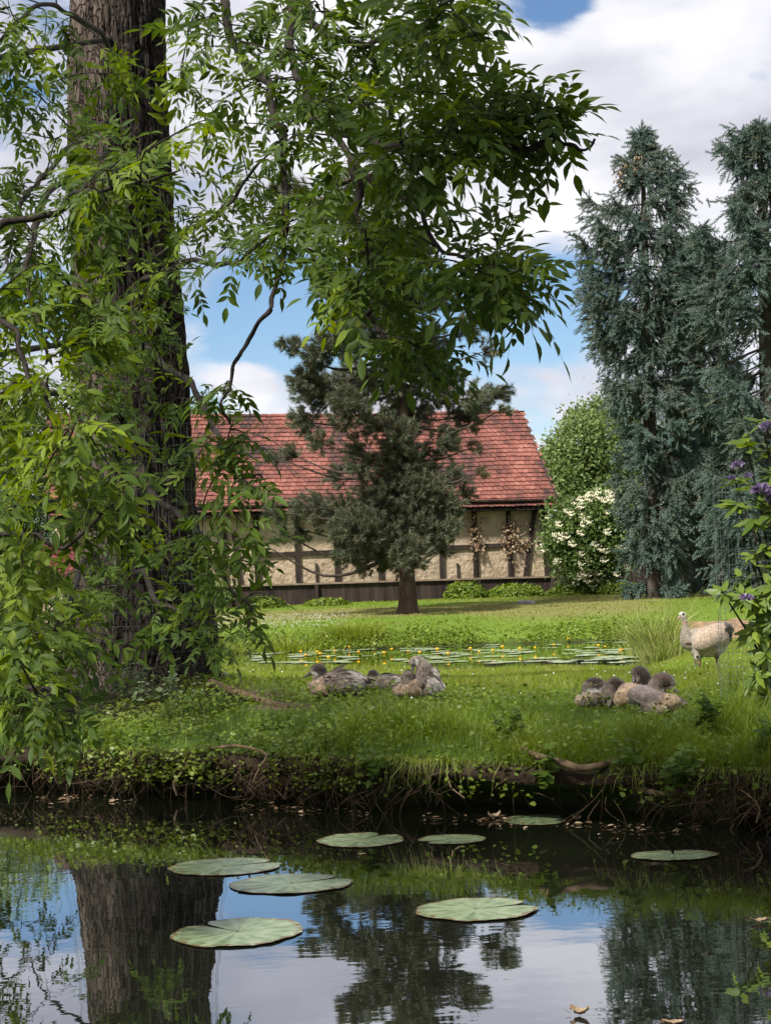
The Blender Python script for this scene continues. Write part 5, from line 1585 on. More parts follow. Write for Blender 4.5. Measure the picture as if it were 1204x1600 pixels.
# ================================================================== BIRDS
# a bird is grown from elliptical lofts fused into one continuous skin (voxel remesh), then
# coloured by the nearest loft point (plumage pattern).  Local frame: X right, Y away, Z up.
def loft(pts, n=40):
    """pts: (x, y, z, half width, half height, colour)"""
    c = spline(np.array([q[:3] for q in pts]), n)
    kk = np.linspace(0, len(pts) - 1, n)
    w = np.interp(kk, np.arange(len(pts)), [q[3] for q in pts]); h = np.interp(kk, np.arange(len(pts)), [q[4] for q in pts])
    cols = np.stack([np.interp(kk, np.arange(len(pts)), [q[5][j] for q in pts]) for j in range(3)], -1)
    return c, w, h, cols
def build_bird(name, lofts, loc, fuzz=0, vox=.007, spots=(), yaw=0, scale=1, label='', cat='', group=None, fuzzlen=.016):
    mb = MB(); kp, kc = [], []
    for pts in lofts:
        c, w, h, cols = loft(pts)
        t = np.gradient(c, axis=0); t /= np.linalg.norm(t, axis=1)[:, None] + 1e-9
        sd = np.cross(t, [0, 0, 1.0]); bad = np.linalg.norm(sd, axis=1) < .35
        ref = np.array([0, 1.0, 0])
        sd = np.where(bad[:, None], ref - t * (t @ ref)[:, None], sd)
        # keep sides on one consistent hand
        for i in range(1, len(sd)):
            if sd[i] @ sd[i - 1] < 0: sd[i] = -sd[i]
        sd /= np.linalg.norm(sd, axis=1)[:, None]
        up = np.cross(sd, t)
        a = np.arange(20) * 2 * math.pi / 20
        V_ = c[:, None] + (w[:, None] * np.cos(a))[..., None] * sd[:, None] + (h[:, None] * np.sin(a))[..., None] * up[:, None]
        n_ = mb.n
        mb.grid(V_, True)
        mb.add(V_[0], [list(range(20))]); mb.add(V_[-1], [list(range(19, -1, -1))])
        kp.append(V_.reshape(-1, 3)); kc.append(np.repeat(cols, 20, 0))
    me = mb.mesh(name + '_raw', True, False)
    import bmesh
    bm = bmesh.new(); bm.from_mesh(me); bmesh.ops.remove_doubles(bm, verts=bm.verts, dist=1e-5); bmesh.ops.recalc_face_normals(bm, faces=bm.faces); bm.to_mesh(me); bm.free()
    tmp = bpy.data.objects.new(name + '_raw', me); COL.objects.link(tmp)
    md = tmp.modifiers.new('r', 'REMESH'); md.mode = 'VOXEL'; md.voxel_size = vox; md.use_smooth_shade = True
    ms = tmp.modifiers.new('s', 'SMOOTH'); ms.factor = .5; ms.iterations = 5
    dg = bpy.context.evaluated_depsgraph_get()
    body = bpy.data.meshes.new_from_object(tmp.evaluated_get(dg))
    body.name = 'body'
    bpy.data.objects.remove(tmp); bpy.data.meshes.remove(me)
    nv = len(body.vertices)
    co = np.empty(nv * 3, np.float32); body.vertices.foreach_get('co', co); co = co.reshape(-1, 3).astype(float)
    nr = np.empty(nv * 3, np.float32); body.vertices.foreach_get('normal', nr); nr = nr.reshape(-1, 3)
    kp = np.concatenate(kp); kc = np.concatenate(kc)
    kd = KDTree(len(kp))
    for i, q in enumerate(kp): kd.insert(q, i)
    kd.balance()
    col = np.zeros((nv, 3))
    for i in range(nv):
        r_ = kd.find_n(co[i], 4)
        ww = np.array([1 / (d_ + .003) ** 2 for _, _, d_ in r_]); ii = [k for _, k, _ in r_]
        col[i] = (kc[ii] * ww[:, None]).sum(0) / ww.sum()
    for (sx, sy, sz, rx, ry, rz, cc) in spots:
        d_ = ((co[:, 0] - sx) / rx) ** 2 + ((co[:, 1] - sy) / ry) ** 2 + ((co[:, 2] - sz) / rz) ** 2
        w_ = np.clip((1.25 - d_) / .5, 0, 1)[:, None]
        col = col * (1 - w_) + np.array(cc) * w_
    mott = fbm(co * 38, 3)
    col *= ((.55 + .9 * mott) if fuzz else (.78 + .44 * mott))[:, None]
    at = body.attributes.new('plume', 'FLOAT_COLOR', 'POINT')
    at.data.foreach_set('color', np.concatenate([col, np.ones((nv, 1))], 1).astype(np.float32).ravel())
    body.materials.clear(); body.materials.append(M['plumage'])
    for pl in body.polygons: pl.use_smooth = True
    if cat == 'gosling' and loc[0] > 1: scale = scale * 1.06
    t = thing(name, label, cat, loc, group)
    t.rotation_euler.z = yaw; t.scale = (scale,) * 3
    bo = bpy.data.objects.new('body', body); COL.objects.link(bo); bo.parent = t
    if fuzz:
        # loose down standing off the skin, coloured like the skin under it
        k = rng.integers(0, nv, fuzz)
        d_ = nr[k] + rng.normal(0, .55, (fuzz, 3)) + np.array([.1, 0, -.5])
        L = fuzzlen * rng.uniform(.5, 1.2, fuzz)
        side = np.cross(d_, rdir(fuzz)); side /= np.linalg.norm(side, axis=1)[:, None] + 1e-9
        d_ /= np.linalg.norm(d_, axis=1)[:, None]
        p0 = co[k] - nr[k] * .002
        VV = np.stack([p0 - side * .0014, p0 + side * .0014, p0 + d_ * L[:, None]], 1)
        fm = MB(); fm.add(VV.reshape(-1, 3), np.arange(fuzz * 3).reshape(-1, 3))
        me2 = fm.mesh('down', True, False)
        a2 = me2.attributes.new('plume', 'FLOAT_COLOR', 'POINT')
        cc = np.repeat(np.clip(col[k] * rng.uniform(.8, 1.5, fuzz)[:, None], 0, 1), 3, 0)
        a2.data.foreach_set('color', np.concatenate([cc, np.ones((len(cc), 1))], 1).astype(np.float32).ravel())
        me2.materials.append(M['plumage'])
        do = bpy.data.objects.new('down', me2); COL.objects.link(do); do.parent = t
    return t
def contour(t, n, back, L=.042, seed=0):
    """small overlapping contour feathers lying on the back and flanks (not on dark head and neck)"""
    bo = [c for c in t.children if c.name.startswith('body')][0]; me = bo.data
    nv = len(me.vertices)
    co = np.empty(nv * 3, np.float32); me.vertices.foreach_get('co', co); co = co.reshape(-1, 3).astype(float)
    nr = np.empty(nv * 3, np.float32); me.vertices.foreach_get('normal', nr); nr = nr.reshape(-1, 3).astype(float)
    cl = np.empty(nv * 4, np.float32); me.attributes['plume'].data.foreach_get('color', cl); cl = cl.reshape(-1, 4)[:, :3]
    ok = np.where((cl.max(1) > .06) & (nr[:, 2] > -.35) & (nr[:, 1] < .5) & (co[:, 2] > .05) & (co[:, 2] < .55 * co[:, 2].max() + .06))[0]
    if len(ok) == 0: return
    k = rng.choice(ok, n)
    d = np.array(back, float) + rng.normal(0, .22, (n, 3)); d = d - nr[k] * (d * nr[k]).sum(1)[:, None] + nr[k] * .16
    fb = MB(); Ls = L * rng.uniform(.6, 1.25, n)
    fb.stamp(LT, LF, co[k] - d / (np.linalg.norm(d, axis=1)[:, None] + 1e-6) * (Ls * .35)[:, None] + nr[k] * .002, frames(d, nr[k]), np.stack([Ls * .95, Ls, Ls * .5], -1))
    m2 = fb.mesh('contour_feathers', True, False)
    shade = rng.uniform(.75, 1.35, n)
    edge = np.tile(np.repeat([.8, .9, .95, 1.0, 1.1, 1.3], 3), n)
    cc = np.clip(np.repeat(cl[k] * shade[:, None], len(LT), 0) * edge[:, None], 0, 1)
    a = m2.attributes.new('plume', 'FLOAT_COLOR', 'POINT'); a.data.foreach_set('color', np.concatenate([cc, np.ones((len(cc), 1))], 1).astype(np.float32).ravel())
    m2.materials.append(M['plumage'])
    o = bpy.data.objects.new('contour_feathers', m2); COL.objects.link(o); o.parent = t
def bird_part(t, name, mb, mat, smooth=True):
    me = mb.mesh(name, smooth, False); me.materials.append(mat)
    o = bpy.data.objects.new(name, me); COL.objects.link(o); o.parent = t
    return o
def eye(t, p, r=.006):
    th, ph = np.meshgrid(np.linspace(0, math.pi, 8), np.linspace(0, 2 * math.pi, 13)[:-1], indexing='ij')
    mb = MB(); mb.grid(np.array(p) + r * np.stack([np.sin(th) * np.cos(ph), np.sin(th) * np.sin(ph), np.cos(th)], -1), True)
    bird_part(t, 'eye', mb, M['eye'])
def bill(t, p0, p1, r, mat='bill'):
    p0, p1 = np.array(p0, float), np.array(p1, float)
    mb = MB()
    n_ = 10; tl = np.linspace(0, 1, n_)
    c = p0 + (p1 - p0) * tl[:, None]
    d = (p1 - p0) / np.linalg.norm(p1 - p0); sd = np.cross(d, [0, 0, 1.0]); sd /= np.linalg.norm(sd) + 1e-9; up = np.cross(sd, d)
    w = r * np.interp(tl, [0, .5, .85, 1], [1.0, .8, .75, .25]); h = r * np.interp(tl, [0, .5, .85, 1], [1.0, .55, .4, .15])
    a = np.arange(12) * 2 * math.pi / 12
    mb.grid(c[:, None] + (w[:, None] * np.cos(a))[..., None] * sd + (h[:, None] * np.sin(a))[..., None] * up, True)
    bird_part(t, 'bill', mb, M[mat])
def feathers(t, name, items, mat):
    """items: (root, tip, width) long flat feathers with a rounded tip and a keel"""
    mb = MB()
    for root, tip, w in items:
        root, tip = np.array(root, float), np.array(tip, float)
        d = tip - root; sd = np.cross(d, [0, 1.0, .15]); sd /= np.linalg.norm(sd); nn_ = np.cross(sd, d); nn_ /= np.linalg.norm(nn_)
        V_ = []
        for q, ww in zip(np.linspace(0, 1, 7), (.45, .8, 1, 1, .9, .65, .1)):
            c = root + d * q + np.array([0, 0, -.06 * np.linalg.norm(d) * q * q])
            V_.append([c - sd * w * ww / 2, c + nn_ * .003, c + sd * w * ww / 2])
        mb.grid(np.array(V_))
        mb.grid(np.array(V_)[:, ::-1] - nn_ * .002)
    bird_part(t, name, mb, M[mat])

# --- two adult geese: one upright, one grazing in front of it
buff = (.27, .21, .155); pale = (.32, .27, .21); grey = (.235, .20, .16); blk = (.014, .012, .012); wht = (.50, .46, .42); brn = (.055, .03, .02); rust = (.25, .15, .10); pnk = (.40, .20, .16); drk = (.10, .07, .055)
def goose_frame(zx0, zy0, Y):
    o = P(1050 + zx0 / 10.945, 945 + zy0 / 10.945, Y)
    g = np.array([o[0], Y, float(hz(o[0], Y))])
    k = float(P(1050, 945, Y)[2] - P(1050, 956, Y)[2]) / 11 / 10.945
    up_ = o[2] - g[2]
    def q(zx, zy, y=0.0):
        return ((zx - zx0) * k, y, max(.004, (zy0 - zy) * k + up_))
    return g, q
gA, QA = goose_frame(330, 1020, 17.75)
gooseA = build_bird('goose', [
    [(*QA(790, 560), .03, .04, blk), (*QA(720, 555), .08, .075, buff), (*QA(620, 560), .115, .105, buff), (*QA(500, 580), .125, .125, buff), (*QA(400, 605), .115, .128, grey), (*QA(330, 625), .095, .12, grey), (*QA(285, 600), .08, .10, grey), (*QA(262, 530), .062, .082, grey), (*QA(250, 440), .046, .056, grey), (*QA(243, 360), .033, .038, grey), (*QA(239, 305), .028, .032, rust), (*QA(236, 265), .027, .031, pale), (*QA(226, 215), .031, .036, pale), (*QA(206, 172), .036, .040, wht), (*QA(182, 170), .031, .033, wht), (*QA(160, 186), .021, .022, wht)],
    [(*QA(300, 640), .075, .07, grey), (*QA(310, 720), .065, .05, pale), (*QA(345, 770), .04, .03, pale)],
    [(*QA(360, 720, -.03), .045, .045, pale), (*QA(352, 810, -.03), .026, .026, pale), (*QA(360, 870, -.03), .012, .012, drk), (*QA(380, 950, -.03), .010, .010, drk), (*QA(392, 1030, -.03), .011, .011, drk)],
    [(*QA(450, 720, .04), .05, .05, pale), (*QA(455, 810, .04), .03, .03, pale), (*QA(455, 870, .04), .012, .012, pnk), (*QA(455, 1030, .04), .011, .011, pnk)],
    [(*QA(400, 1040, -.03), .012, .006, drk), (*QA(350, 1045, -.05), .028, .005, drk)]],
    gA, 0, .006, spots=[(*QA(270, 665, -.08), .042, .09, .017, brn), (*QA(214, 155, -.03), .016, .035, .019, brn)],
    label='upright pale goose with dark eye patch and chest spot, looking left behind the grazing one', cat='goose', group='adult geese on the grass')
bill(gooseA, QA(172, 188), QA(112, 240), .016, 'pinkbill')
eye(gooseA, QA(212, 155, -.037), .0065)
gB, QB = goose_frame(600, 1085, 17.0)
gooseB = build_bird('goose', [
    [(*QB(1040, 520), .025, .055, blk), (*QB(990, 490), .07, .095, blk), (*QB(945, 490), .10, .120, blk), (*QB(925, 495), .11, .128, buff), (*QB(820, 540), .14, .150, buff), (*QB(700, 590), .152, .158, buff), (*QB(580, 628), .148, .154, buff), (*QB(480, 655), .128, .132, pale), (*QB(410, 672), .095, .102, pale), (*QB(370, 685), .055, .065, pale)],
    [(*QB(920, 640), .05, .05, pale), (*QB(820, 720), .09, .08, pale), (*QB(680, 770), .10, .085, pale), (*QB(560, 790), .085, .07, pale), (*QB(480, 790), .05, .05, pale)],
    [(*QB(440, 690, -.03), .065, .07, pale), (*QB(418, 770, -.05), .042, .046, pale), (*QB(410, 830, -.055), .032, .035, pale), (*QB(412, 885, -.055), .032, .036, wht), (*QB(425, 930, -.055), .023, .026, wht)],
    [(*QB(760, 780, -.04), .06, .06, pale), (*QB(755, 880, -.04), .035, .032, drk), (*QB(750, 940, -.04), .014, .014, drk), (*QB(748, 1010, -.04), .011, .011, drk), (*QB(752, 1090, -.04), .012, .012, drk)],
    [(*QB(520, 780, .03), .05, .05, pale), (*QB(495, 880, .03), .028, .028, drk), (*QB(480, 940, .03), .013, .013, drk), (*QB(470, 1090, .03), .011, .011, pnk)],
    [(*QB(757, 1090, -.04), .012, .006, drk), (*QB(705, 1095, -.06), .028, .005, drk)]],
    gB, 0, .0065, spots=[(*QB(408, 880, -.085), .017, .03, .018, brn)],
    label='grazing pale goose with head down, black tail towards the wire cage', cat='goose', group='adult geese on the grass')
mb = MB()
th, ph = np.meshgrid(np.linspace(0.02, math.pi - .02, 30), np.linspace(0, 2 * math.pi, 37)[:-1], indexing='ij')
u = np.stack([np.cos(th), np.sin(th) * np.cos(ph), np.sin(th) * np.sin(ph)], -1)
ax = np.array([.90, 0, .40]); ax /= np.linalg.norm(ax); az_ = np.array([-ax[2], 0, ax[0]])
cw = np.array(QB(655, 585, -.075))
th_t = (1 - .38 * np.clip(u[..., 0], 0, 1))[..., None]
V_ = cw + u[..., 0:1] * ax * .215 + u[..., 1:2] * np.array([0, 1.0, 0]) * .098 * th_t + u[..., 2:3] * az_ * .122 * th_t
mb.grid(V_, True)
me = mb.mesh('wing', True, False)
cv = V_.reshape(-1, 3); tx = (cv - cw) @ ax / .215; tz = (cv - cw) @ az_ / .122
wc = np.array(buff) * (1.05 - .15 * tx + .10 * tz)[:, None]
sc_w = np.abs(np.sin(tx * 16 + 5 * (tz + .4 * np.sin(tx * 9)) ** 2))
wc = wc * (.80 + .30 * sc_w)[:, None]
at = me.attributes.new('plume', 'FLOAT_COLOR', 'POINT'); at.data.foreach_set('color', np.concatenate([np.clip(wc, 0, 1), np.ones((len(wc), 1))], 1).astype(np.float32).ravel())
me.materials.append(M['plumage'])
wo = bpy.data.objects.new('wing', me); COL.objects.link(wo); wo.parent = gooseB
feathers(gooseB, 'flight_feathers', [(QB(880, 430 + 34 * k, -.13 + .014 * k), QB(1045 - 6 * k, 440 + 48 * k, -.07 + .012 * k), .06) for k in range(5)], 'feather_dark')
feathers(gooseB, 'dark_feather', [(QB(655, 705, -.188), QB(752, 740, -.180), .032)], 'feather_dark')
bill(gooseB, QB(424, 925, -.055), QB(445, 1015, -.06), .015, 'pinkbill')
eye(gooseB, QB(406, 878, -.088), .0065)

# --- goslings
def gz_origin(px_, py_, Y, sink=.0):
    q = P(px_, py_, Y); return np.array([q[0], Y, float(hz(q[0], Y)) - sink])
dkb = (.036, .025, .02); gy = (.22, .18, .145); lg = (.40, .355, .315); tan = (.34, .245, .17); bg = (.16, .125, .10); whg = (.50, .46, .42)
KG = 'half grown goslings resting on the grass'
# 1: sits in profile facing left, loose wing feathers raised
s1 = .000963
Q = lambda zx, zy, y=0: ((zx - 310) * s1, y, (405 - zy) * s1)
o1 = gz_origin(460 + 310 / 4.63, 1010 + 405 / 4.63, 10.9)
g = build_bird('gosling', [
    [(*Q(540, 290), .012, .018, lg), (*Q(505, 290), .05, .05, lg), (*Q(440, 292), .085, .088, lg), (*Q(370, 300), .105, .100, bg), (*Q(290, 305), .11, .104, bg), (*Q(215, 315), .100, .092, tan), (*Q(150, 318), .075, .066, tan), (*Q(115, 322), .04, .035, tan)],
    [(*Q(205, 300), .07, .065, tan), (*Q(190, 255), .056, .055, gy), (*Q(192, 215), .048, .048, dkb), (*Q(185, 190), .050, .047, dkb), (*Q(155, 190), .043, .040, dkb), (*Q(125, 205), .026, .026, gy)],
    [(*Q(230, 250, -.075), .02, .03, bg), (*Q(300, 290, -.10), .035, .065, bg), (*Q(400, 300, -.09), .03, .06, gy), (*Q(480, 300, -.06), .012, .03, lg)]],
    o1, 1300, .0068, spots=[(*Q(150, 212, -.035), .032, .035, .014, lg), (*Q(180, 165), .05, .05, .016, (.045, .032, .026)), (*Q(300, 385), .16, .2, .022, dkb)],
    label='gosling sitting in profile facing left with loose wing feathers raised', cat='gosling', group=KG)
bill(g, Q(122, 210), Q(64, 245), .017)
contour(g, 150, (1,0,-.25))
eye(g, Q(160, 190, -.042), .0055)
feathers(g, 'wing_feathers', [(Q(270, 215, -.03), Q(382, 146, -.02), .03), (Q(300, 220, -.05), Q(400, 185, -.05), .028), (Q(330, 235, -.07), Q(420, 215, -.07), .03), (Q(350, 250, -.085), Q(430, 250, -.09), .028), (Q(280, 215, .03), Q(370, 165, .04), .03)], 'feather_grey')
feathers(g, 'tail_feathers', [(Q(440, 262, .0), Q(600, 276, .0), .03), (Q(430, 275, -.04), Q(575, 290, -.03), .03), (Q(420, 370, -.06), Q(510, 385, -.06), .025)], 'feather_dark')
# 2: behind, lying, head turned back with the bill tucked down
Q = lambda zx, zy, y=0: ((zx - 660) * s1 * 1.06, y, (320 - zy) * s1 * 1.06)
o2 = gz_origin(460 + 660 / 4.63, 1010 + 322 / 4.63, 11.7)
g = build_bird('gosling', [
    [(*Q(850, 235), .012, .012, dkb), (*Q(800, 245), .05, .04, dkb), (*Q(730, 250), .085, .07, bg), (*Q(650, 255), .10, .075, bg), (*Q(570, 255), .09, .072, gy), (*Q(500, 255), .07, .058, tan), (*Q(460, 250), .04, .035, tan)],
    [(*Q(540, 250), .055, .055, gy), (*Q(560, 222), .048, .046, dkb), (*Q(572, 195), .048, .044, dkb), (*Q(565, 180), .038, .034, dkb), (*Q(550, 200, -.03), .026, .026, dkb)],
    [(*Q(600, 240, -.06), .02, .03, gy), (*Q(680, 258, -.085), .03, .055, gy), (*Q(760, 250, -.07), .02, .045, lg), (*Q(820, 245, -.03), .01, .02, dkb)]],
    o2, 1100, .0068, spots=[(*Q(700, 190), .10, .06, .022, (.03, .025, .022))], label='gosling lying behind the other two at left, dark head bent down to its breast', cat='gosling', group=KG)
bill(g, Q(545, 215, -.035), Q(530, 248, -.05), .015)
contour(g, 150, (1,0,-.2))
eye(g, Q(556, 190, -.042), .005)
feathers(g, 'wing_feathers', [(Q(620, 190, -.02), Q(735, 186, 0), .035), (Q(690, 215, -.05), Q(850, 226, -.03), .035), (Q(700, 240, -.06), Q(860, 250, -.04), .03)], 'feather_dark')
# 3: preening, neck bowed over, pale fluffy flank towards the right
Q = lambda zx, zy, y=0: ((zx - 890) * s1, y, (430 - zy) * s1)
o3 = gz_origin(460 + 890 / 4.63, 1010 + 432 / 4.63, 10.7)
g = build_bird('gosling', [
    [(*Q(1085, 350), .015, .015, whg), (*Q(1045, 350), .055, .05, whg), (*Q(980, 350), .085, .080, lg), (*Q(900, 355), .095, .078, tan), (*Q(820, 365), .085, .066, tan), (*Q(755, 380), .06, .046, tan), (*Q(720, 392), .03, .025, tan)],
    [(*Q(930, 350), .075, .08, bg), (*Q(945, 280), .062, .066, bg), (*Q(945, 220), .052, .058, bg), (*Q(925, 180), .040, .042, gy), (*Q(895, 160), .036, .036, gy), (*Q(872, 170), .030, .032, gy), (*Q(862, 195), .022, .024, bg)],
    [(*Q(990, 220), .02, .04, lg), (*Q(1000, 280), .035, .06, lg), (*Q(1010, 340), .03, .05, whg)],
    [(*Q(860, 280, -.03), .02, .03, bg), (*Q(830, 260, -.035), .032, .04, bg), (*Q(815, 300, -.04), .03, .04, gy), (*Q(830, 340, -.05), .02, .03, tan)]],
    o3, 1300, .0068, spots=[(*Q(890, 170, -.04), .014, .03, .03, (.5, .47, .44)), (*Q(930, 320, -.09), .022, .03, .05, dkb)], label='gosling preening with neck bowed into a hump, pale fluff on its right', cat='gosling', group=KG)
bill(g, Q(862, 195, -.005), Q(868, 235, -.02), .013)
contour(g, 150, (.5,0,-1))
eye(g, Q(876, 158, -.032), .005)
feathers(g, 'wing_feathers', [(Q(900, 240, -.07), Q(955, 370, -.09), .03), (Q(1000, 260, -.04), Q(1080, 345, -.03), .03), (Q(850, 280, -.05), Q(810, 380, -.08), .03)], 'feather_grey')
# right hand group
s2 = .00074
def ro(zx, zy, Y): return gz_origin(880 + zx / 5.47, 1040 + zy / 5.47, Y)
# 4: head low, profile, dark cap
Q = lambda zx, zy, y=0: ((zx - 230) * s2, y, (345 - zy) * s2)
g = build_bird('gosling', [
    [(*Q(380, 300), .02, .02, bg), (*Q(340, 285), .065, .05, bg), (*Q(270, 282), .08, .056, bg), (*Q(195, 288), .07, .050, (.40, .31, .225)), (*Q(140, 300), .045, .036, (.40, .31, .225)), (*Q(110, 310), .025, .02, tan)],
    [(*Q(340, 260), .045, .05, gy), (*Q(318, 200), .046, .046, bg), (*Q(270, 172), .050, .044, dkb), (*Q(222, 188), .042, .040, bg), (*Q(200, 225), .028, .030, gy), (*Q(190, 260), .018, .02, gy)]],
    ro(230, 345, 9.75), 1100, .0065, spots=[(*Q(262, 212, -.045), .055, .03, .013, whg), (*Q(265, 140), .06, .06, .016, dkb)], label='leftmost gosling of the right group, dozing with its dark cap raised and bill tucked', cat='gosling', group=KG)
bill(g, Q(200, 250, -.02), Q(170, 285, -.03), .013); eye(g, Q(285, 198, -.045), .0055)
feathers(g, 'wing_feathers', [(Q(330, 250, -.05), Q(250, 320, -.07), .03), (Q(180, 260, -.05), Q(140, 330, -.07), .025)], 'feather_grey')
# 5: small curled one facing right
Q = lambda zx, zy, y=0: ((zx - 440) * s2, y, (400 - zy) * s2)
g = build_bird('gosling', [
    [(*Q(350, 365), .02, .02, dkb), (*Q(380, 360), .04, .035, dkb), (*Q(430, 362), .05, .04, dkb), (*Q(480, 360), .04, .035, bg), (*Q(505, 345), .02, .02, bg)],
    [(*Q(395, 330), .045, .05, gy), (*Q(408, 262), .044, .046, gy), (*Q(445, 220), .048, .042, dkb), (*Q(488, 244), .040, .040, bg), (*Q(495, 300), .028, .030, lg)],
    [(*Q(370, 240), .02, .025, bg), (*Q(385, 300), .02, .04, gy), (*Q(390, 380), .015, .02, gy)]],
    ro(440, 400, 9.65), 950, .0065, spots=[(*Q(470, 300, -.045), .028, .03, .016, whg), (*Q(450, 208), .05, .06, .014, dkb)], label='small curled gosling second from the left in the right group, bill tucked right', cat='gosling', group=KG)
bill(g, Q(490, 300, -.02), Q(478, 335, -.04), .012); eye(g, Q(468, 262, -.042), .005)
feathers(g, 'wing_feathers', [(Q(400, 290, -.04), Q(372, 390, -.06), .028)], 'feather_grey')
# 6: upright dark head and neck, tan breast
Q = lambda zx, zy, y=0: ((zx - 580) * s2, y, (420 - zy) * s2)
g = build_bird('gosling', [
    [(*Q(470, 410), .025, .025, (.42, .30, .20)), (*Q(505, 365), .055, .055, (.42, .30, .20)), (*Q(560, 330), .075, .075, (.42, .30, .20)), (*Q(630, 320), .07, .07, (.42, .30, .20)), (*Q(690, 330), .05, .055, gy)],
    [(*Q(640, 320), .05, .06, (.42, .30, .20)), (*Q(672, 270), .042, .046, dkb), (*Q(685, 215), .044, .048, dkb), (*Q(665, 165), .050, .050, dkb), (*Q(635, 160), .042, .042, dkb), (*Q(612, 178), .026, .028, bg)]],
    ro(580, 420, 9.6), 1100, .0065, spots=[(*Q(625, 190, -.04), .016, .03, .024, gy)], label='gosling holding its dark head and neck upright in the right group', cat='gosling', group=KG)
bill(g, Q(612, 182), Q(598, 225, -.03), .013); eye(g, Q(632, 158, -.042), .0055)
# 7: dark back of one lying behind
Q = lambda zx, zy, y=0: ((zx - 815) * s2, y, (330 - zy) * s2)
g = build_bird('gosling', [
    [(*Q(735, 262), .02, .03, blk), (*Q(770, 235), .045, .045, blk), (*Q(815, 222), .05, .046, blk), (*Q(860, 236), .04, .036, blk), (*Q(885, 255), .02, .02, blk)],
    [(*Q(750, 320), .05, .05, dkb), (*Q(815, 310), .06, .06, dkb), (*Q(880, 320), .05, .05, dkb)]],
    ro(795, 335, 10.1), 900, .0065, label='blackish back of a gosling curled up behind the others of the right group', cat='gosling', group=KG)
feathers(g, 'wing_feathers', [(Q(770, 205, -.04), Q(880, 215, -.04), .03), (Q(780, 225, -.05), Q(900, 245, -.05), .03)], 'feather_dark')
# 8: front one lying, dark crown, tan breast low in the grass
Q = lambda zx, zy, y=0: ((zx - 790) * s2, y, (500 - zy) * s2)
g = build_bird('gosling', [
    [(*Q(585, 385), .02, .025, bg), (*Q(620, 378), .05, .048, (.22, .175, .16)), (*Q(690, 372), .075, .06, (.25, .205, .19)), (*Q(770, 395), .08, .062, (.25, .205, .19)), (*Q(845, 425), .07, .055, (.42, .30, .20)), (*Q(925, 428), .055, .046, (.42, .30, .20)), (*Q(980, 435), .03, .025, tan)],
    [(*Q(800, 380), .045, .05, gy), (*Q(800, 310), .042, .046, bg), (*Q(838, 262), .050, .045, (.075, .05, .038)), (*Q(893, 275), .044, .042, (.075, .05, .038)), (*Q(928, 318), .026, .028, lg)],
    [(*Q(660, 455, -.07), .025, .02, dkb), (*Q(720, 470, -.075), .045, .034, (.20, .15, .12)), (*Q(790, 480, -.075), .045, .034, (.30, .215, .15)), (*Q(850, 470, -.06), .03, .02, tan)]],
    ro(790, 505, 9.2), 1300, .0065, spots=[(*Q(895, 328, -.04), .045, .03, .014, whg), (*Q(872, 300, -.045), .02, .03, .018, (.03, .02, .016))], label='front gosling of the right group, lying low with tan breast and rounded brown head', cat='gosling', group=KG)
bill(g, Q(935, 335, -.01), Q(965, 362, -.02), .013); eye(g, Q(900, 290, -.046), .0055)
feathers(g, 'wing_feathers', [(Q(900, 390, -.02), Q(1040, 432, .0), .035), (Q(600, 370, -.04), Q(700, 420, -.08), .03)], 'feather_grey')

# ================================================================== LILY PADS
def pad_mesh(seed, rx=1.0, tilt=.0):
    r_ = np.random.default_rng(seed)
    n_ = 72; a = np.linspace(.06, 2 * math.pi - .06, n_)
    rr = 1 + .02 * np.sin(7 * a + seed) + .012 * r_.normal(size=n_)
    rr *= 1 - .25 * np.exp(-((np.minimum(a - .06, 2 * math.pi - .06 - a)) / .12) ** 2)
    V_ = []
    for q in np.linspace(.03, 1, 14):
        z = .020 * np.sin(3 * a + seed) * q ** 2 + .020 * np.sin(8 * a + 2 * seed) * q ** 3 + .007 * np.cos(a * 15) * q * (1 - q * .6) + .05 * q ** 5 * np.clip(np.sin(2 * a + seed * 1.7) - .4, 0, 1)
        V_.append(np.stack([np.cos(a) * rr * q * rx, np.sin(a) * rr * q, z], -1))
    V_ = np.array(V_); V_[..., 2] = np.where(V_[..., 2] < 0, V_[..., 2] * .08, V_[..., 2])
    mb = MB(); mb.grid(V_); mb.grid(V_[:, ::-1] - np.array([0, 0, .006]))
    e = V_[-1]; mb.grid(np.stack([e - np.array([0, 0, .006]), e], 0))
    me = mb.mesh('lily_pad', True, False)
    qs = np.repeat(np.linspace(.03, 1, 14), n_) ** 7
    at = me.attributes.new('tint', 'FLOAT', 'POINT'); at.data.foreach_set('value', np.concatenate([qs, qs, np.ones(2 * n_)]).astype(np.float32))
    return me
PADS = [  # centre px, width px, heading of the notch, label
 (371, 1450, 206, 45, 2.4, 1, 'nearest lily pad, light olive with a deep notch at its left back edge'),
 (352, 1350, 182, 26, .4, 2, 'large flat lily pad farthest left'),
 (455, 1376, 198, 30, .5, 3, 'lily pad with a folded notch, between the nearest pad and the farthest left pad'),
 (743, 1415, 196, 36, .3, 4, 'ragged yellowish lily pad in the middle of the pond with a wide split'),
 (563, 1309, 136, 25, .9, 5, 'split lily pad with raised lobes, left of the plain oval pad'),
 (706, 1308, 108, 15, 3.6, 6, 'smaller plain oval lily pad lying flat in front of the bank'),
 (1052, 1332, 136, 15, 1.5, 7, 'lone lily pad seen almost edge on, farthest right'),
 (836, 1278, 104, 17, .2, 8, 'greener lily pad touching the debris under the bank'),
]
